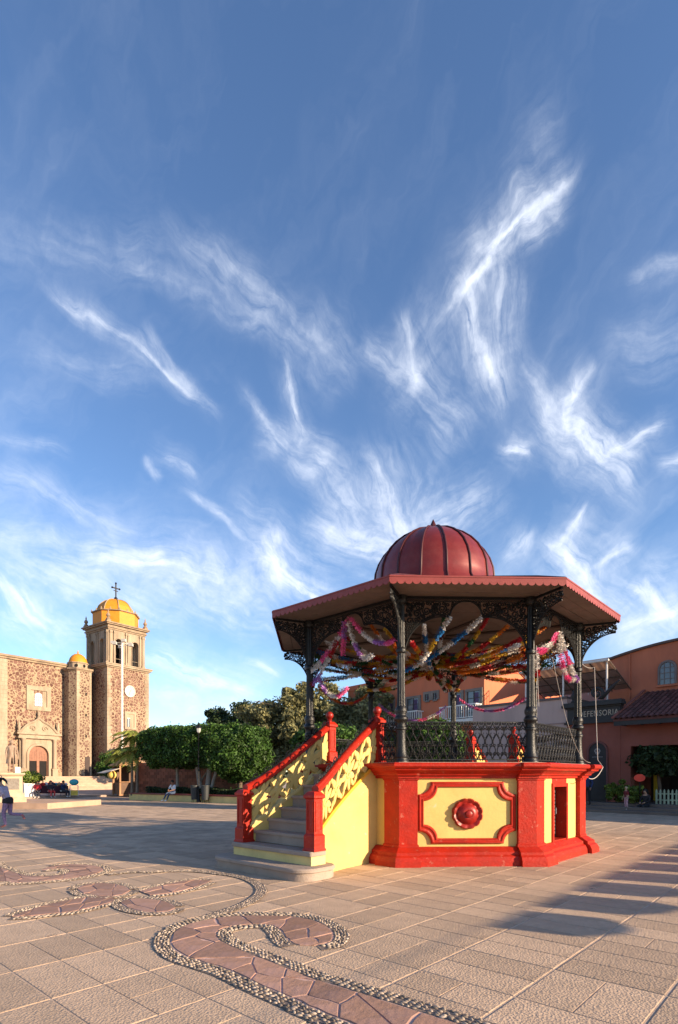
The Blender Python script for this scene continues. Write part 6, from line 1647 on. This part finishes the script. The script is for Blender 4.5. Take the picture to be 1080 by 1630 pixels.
# statue on the pedestal
BRZ = M('statue_stone', (.30, .21, .15), .7, .2, 6, .4, 20, stain=(.16, .11, .08), sscale=4, samt=.6)
SJ = dict(STAND); SJ.update(wr=(.30, -.02, .86), er=(.27, .04, 1.12), fr=(.13, -.15, .04))
sta = person('statue', 'brownish stone statue of a standing person in a long coat on the pedestal', (-17.05, 28.8, 1.80), rad(35), SJ, dict(skin=BRZ, top=BRZ, legs=BRZ, shoes=BRZ), cat='statue', hair=(BRZ, 'short'), scale=.98, fingers=True)
mb = MB(); mb.loft([[(r1 * cos(a), r2 * sin(a), z) for a in [pi * .5 + (-.86 + 1.72 * i / 14) * pi * .93 for i in range(15)]] for r1, r2, z in ((.21, .15, 1.36), (.20, .16, 1.1), (.23, .19, .85), (.27, .23, .5))], closed=False, caps=False)
mb.loft([[(r1 * cos(a), r2 * sin(a), z) for a in [pi * .5 + (-.86 + 1.72 * i / 14) * pi * .93 for i in range(15)]] for r1, r2, z in ((.19, .13, 1.36), (.18, .14, 1.1), (.21, .17, .85), (.25, .21, .5))], closed=False, caps=False)
mb.build('coat', BRZ, sta, smooth=60)
MB().box(.16, .40, -.05, .2, .0, .32).build('book_stack', WHITE, sta)
# ---- street stall in front of the church
STL = thing('street_stall', 'low street stall table heaped with red and dark goods in front of the church steps', 'stall', (-21.5, 41.3, .15), rad(30))
MB().bbox(-1.1, 1.1, -.45, .45, .68, .74, .01).build('table_top', WBD, STL)
for x in (-1.0, 1.0):
    for y in (-.38, .38): MB().box(x - .03, x + .03, y - .03, y + .03, 0, .68).build('leg', IRON, STL)
cl_ = MB(); cl_.loft([[(-1.12, -.47, .20), (1.12, -.47, .20), (1.12, .47, .2), (-1.12, .47, .2)], [(-1.12, -.47, .752), (1.12, -.47, .752), (1.12, .47, .752), (-1.12, .47, .752)]]); cl_.build('cloth', cloth('dark_stall_cloth', (.06, .02, .03)), STL)
gr = random.Random(6); GC = [('red', (.5, .03, .03)), ('dark', (.03, .03, .05)), ('white', (.65, .62, .6)), ('teal', (.06, .35, .40)), ('tan', (.5, .33, .18))]
GM = [cloth(n_ + '_bundle', c_) for n_, c_ in GC]
def bundle_(i, x, y, z, r, lab):
    k = [0, 1, 0, 2, 0, 1, 3, 4, 0, 2][i % 10]; mb = MB(); mb.ball((0, 0, r * .62), (r, r * .85, r * .66), 9, 6); mb.tube([(0, 0, r * 1.2), (r * .1, 0, r * 1.45)], [r * .25, r * .12], 6)
    o = mb.build('cloth_bundle', GM[k], smooth=50, loc=(x, y, z)); tag(o, lab, 'bundle', 'bundles of goods on the street stall'); return o
words = ['first', 'second', 'third', 'fourth', 'fifth', 'sixth', 'seventh', 'eighth', 'ninth', 'tenth']
for i in range(10):
    a = rad(30); lx = -1.0 + .22 * i; ly = gr.uniform(-.2, .2)
    bundle_(i, -21.5 + lx * cos(a) - ly * sin(a), 41.3 + lx * sin(a) + ly * cos(a), .902, gr.uniform(.15, .22), '%s cloth bundle, %s from the left along the stall table' % (GC[[0, 1, 0, 2, 0, 1, 3, 4, 0, 2][i]][0], words[i]))
for i, (x, y, c1_, c2_, lab) in enumerate(((-21.9, 40.2, (.5, .03, .04), (.02, .02, .03), 'person in a red top sitting at the left of the street stall'), (-21.15, 40.5, (.03, .03, .04), (.5, .05, .05), 'person in a black top and red skirt cloth sitting before the street stall'), (-20.45, 40.9, (.02, .03, .09), (.03, .03, .04), 'person in dark blue sitting at the right of the street stall'))):
    person('person', lab, (x, y, .05), rad(20 + 30 * i), SIT, dict(skin=SKIN2, top=cloth('stall_top', c1_), legs=cloth('stall_legs', c2_), shoes=cloth('stall_shoe', (.6, .55, .5)), sleeve=True), hair=(HAIRB, 'long' if i != 2 else 'short'), scale=.95)
for i, (x, y) in enumerate(((-21.9, 40.2), (-21.15, 40.5), (-20.45, 40.9))):
    t = thing('stool', ['left low stool under the sitting person in red', 'middle low stool at the street stall', 'right low stool under the person in dark blue'][i], 'stool', (x, y, .15), 0, 'low stools at the street stall')
    MB().lathe([(.17, .36), (.18, .38), (.18, .41), (.16, .42)], 12).build('seat', GM[2], t)
    for k in range(4): a = pi / 4 + k * pi / 2; MB().tube([(.15 * cos(a), .15 * sin(a), 0), (.12 * cos(a), .12 * sin(a), .37)], .014, 5).build('leg', IRON, t)
cr_ = thing('yellow_crate', 'small yellow crate on thin legs carrying a teal bundle', 'crate', (-19.75, 41.2, .15), rad(30))
MB().box(-.25, .25, -.2, .2, .05, .42).build('crate_box', M('yellow_crate_plastic', (.6, .42, .06), .5), cr_)
mb = MB()
for (x, y) in ((-.27, -.22), (.27, -.22), (.27, .22), (-.27, .22)): mb.box(x - .015, x + .015, y - .015, y + .015, 0, .8)
mb.box(-.285, .285, -.235, .235, .78, .81); mb.build('frame', WM, cr_)
o = MB().ball((0, 0, .22), (.34, .28, .24), 12, 7).build('cloth_bundle', GM[3], smooth=1, loc=(-19.75, 41.2, .96)); tag(o, 'large teal bundle on the frame of the yellow crate', 'bundle')
# ---- banners strung beside the square, out of the picture on the right: they throw the row of shadows
BL = thing('banner_line', 'line of scalloped paper banners strung between two poles at the side of the square', 'banners', (0, 0, 0))
Hb = 3.0; off = Hb / math.tan(rad(SUN_EL)); ex, ey = .67, .742
bx0, by0 = 1.62 + sin(SUN_AZ) * off, 6.05 + cos(SUN_AZ) * off
PAP = M('paper_banner', (.6, .2, .25), .8)
for i in range(9):
    x, y = bx0 + ex * 1.27 * i, by0 + ey * 1.27 * i; hgt = (.36, .42, .40, .44, .40, .42, .40, .42, .4)[i]
    q = [(0, 0), (.98, 0), (.98, -hgt * .7)]
    q += [(.98 - .98 * f, -hgt * (.7 + .3 * sin(pi * f))) for f in (.1, .25, .4, .5, .6, .75, .9)] if i % 2 == 0 else [(.75, -hgt), (.3, -hgt * .92)]
    q += [(0, -hgt * .7)]
    mb = MB(); mb.loft([[(x + ex * a + dd * ey, y + ey * a - dd * ex, Hb + z) for a, z in q] for dd in (0, .003)]); mb.build('banner', PAP, BL)
mb = MB(); e0 = (bx0 - ex * 7, by0 - ey * 7); e1 = (bx0 + ex * 12.5, by0 + ey * 12.5)
mb.tube([(*e0, Hb + .02), (*e1, Hb + .02)], .006, 4); mb.build('string', CABLE, BL)
for (x, y) in (e0, e1): MB().tube([(x, y, -.02), (x, y, Hb + .1)], .03, 8).build('pole', IRON, BL)
bpy.context.view_layer.update()
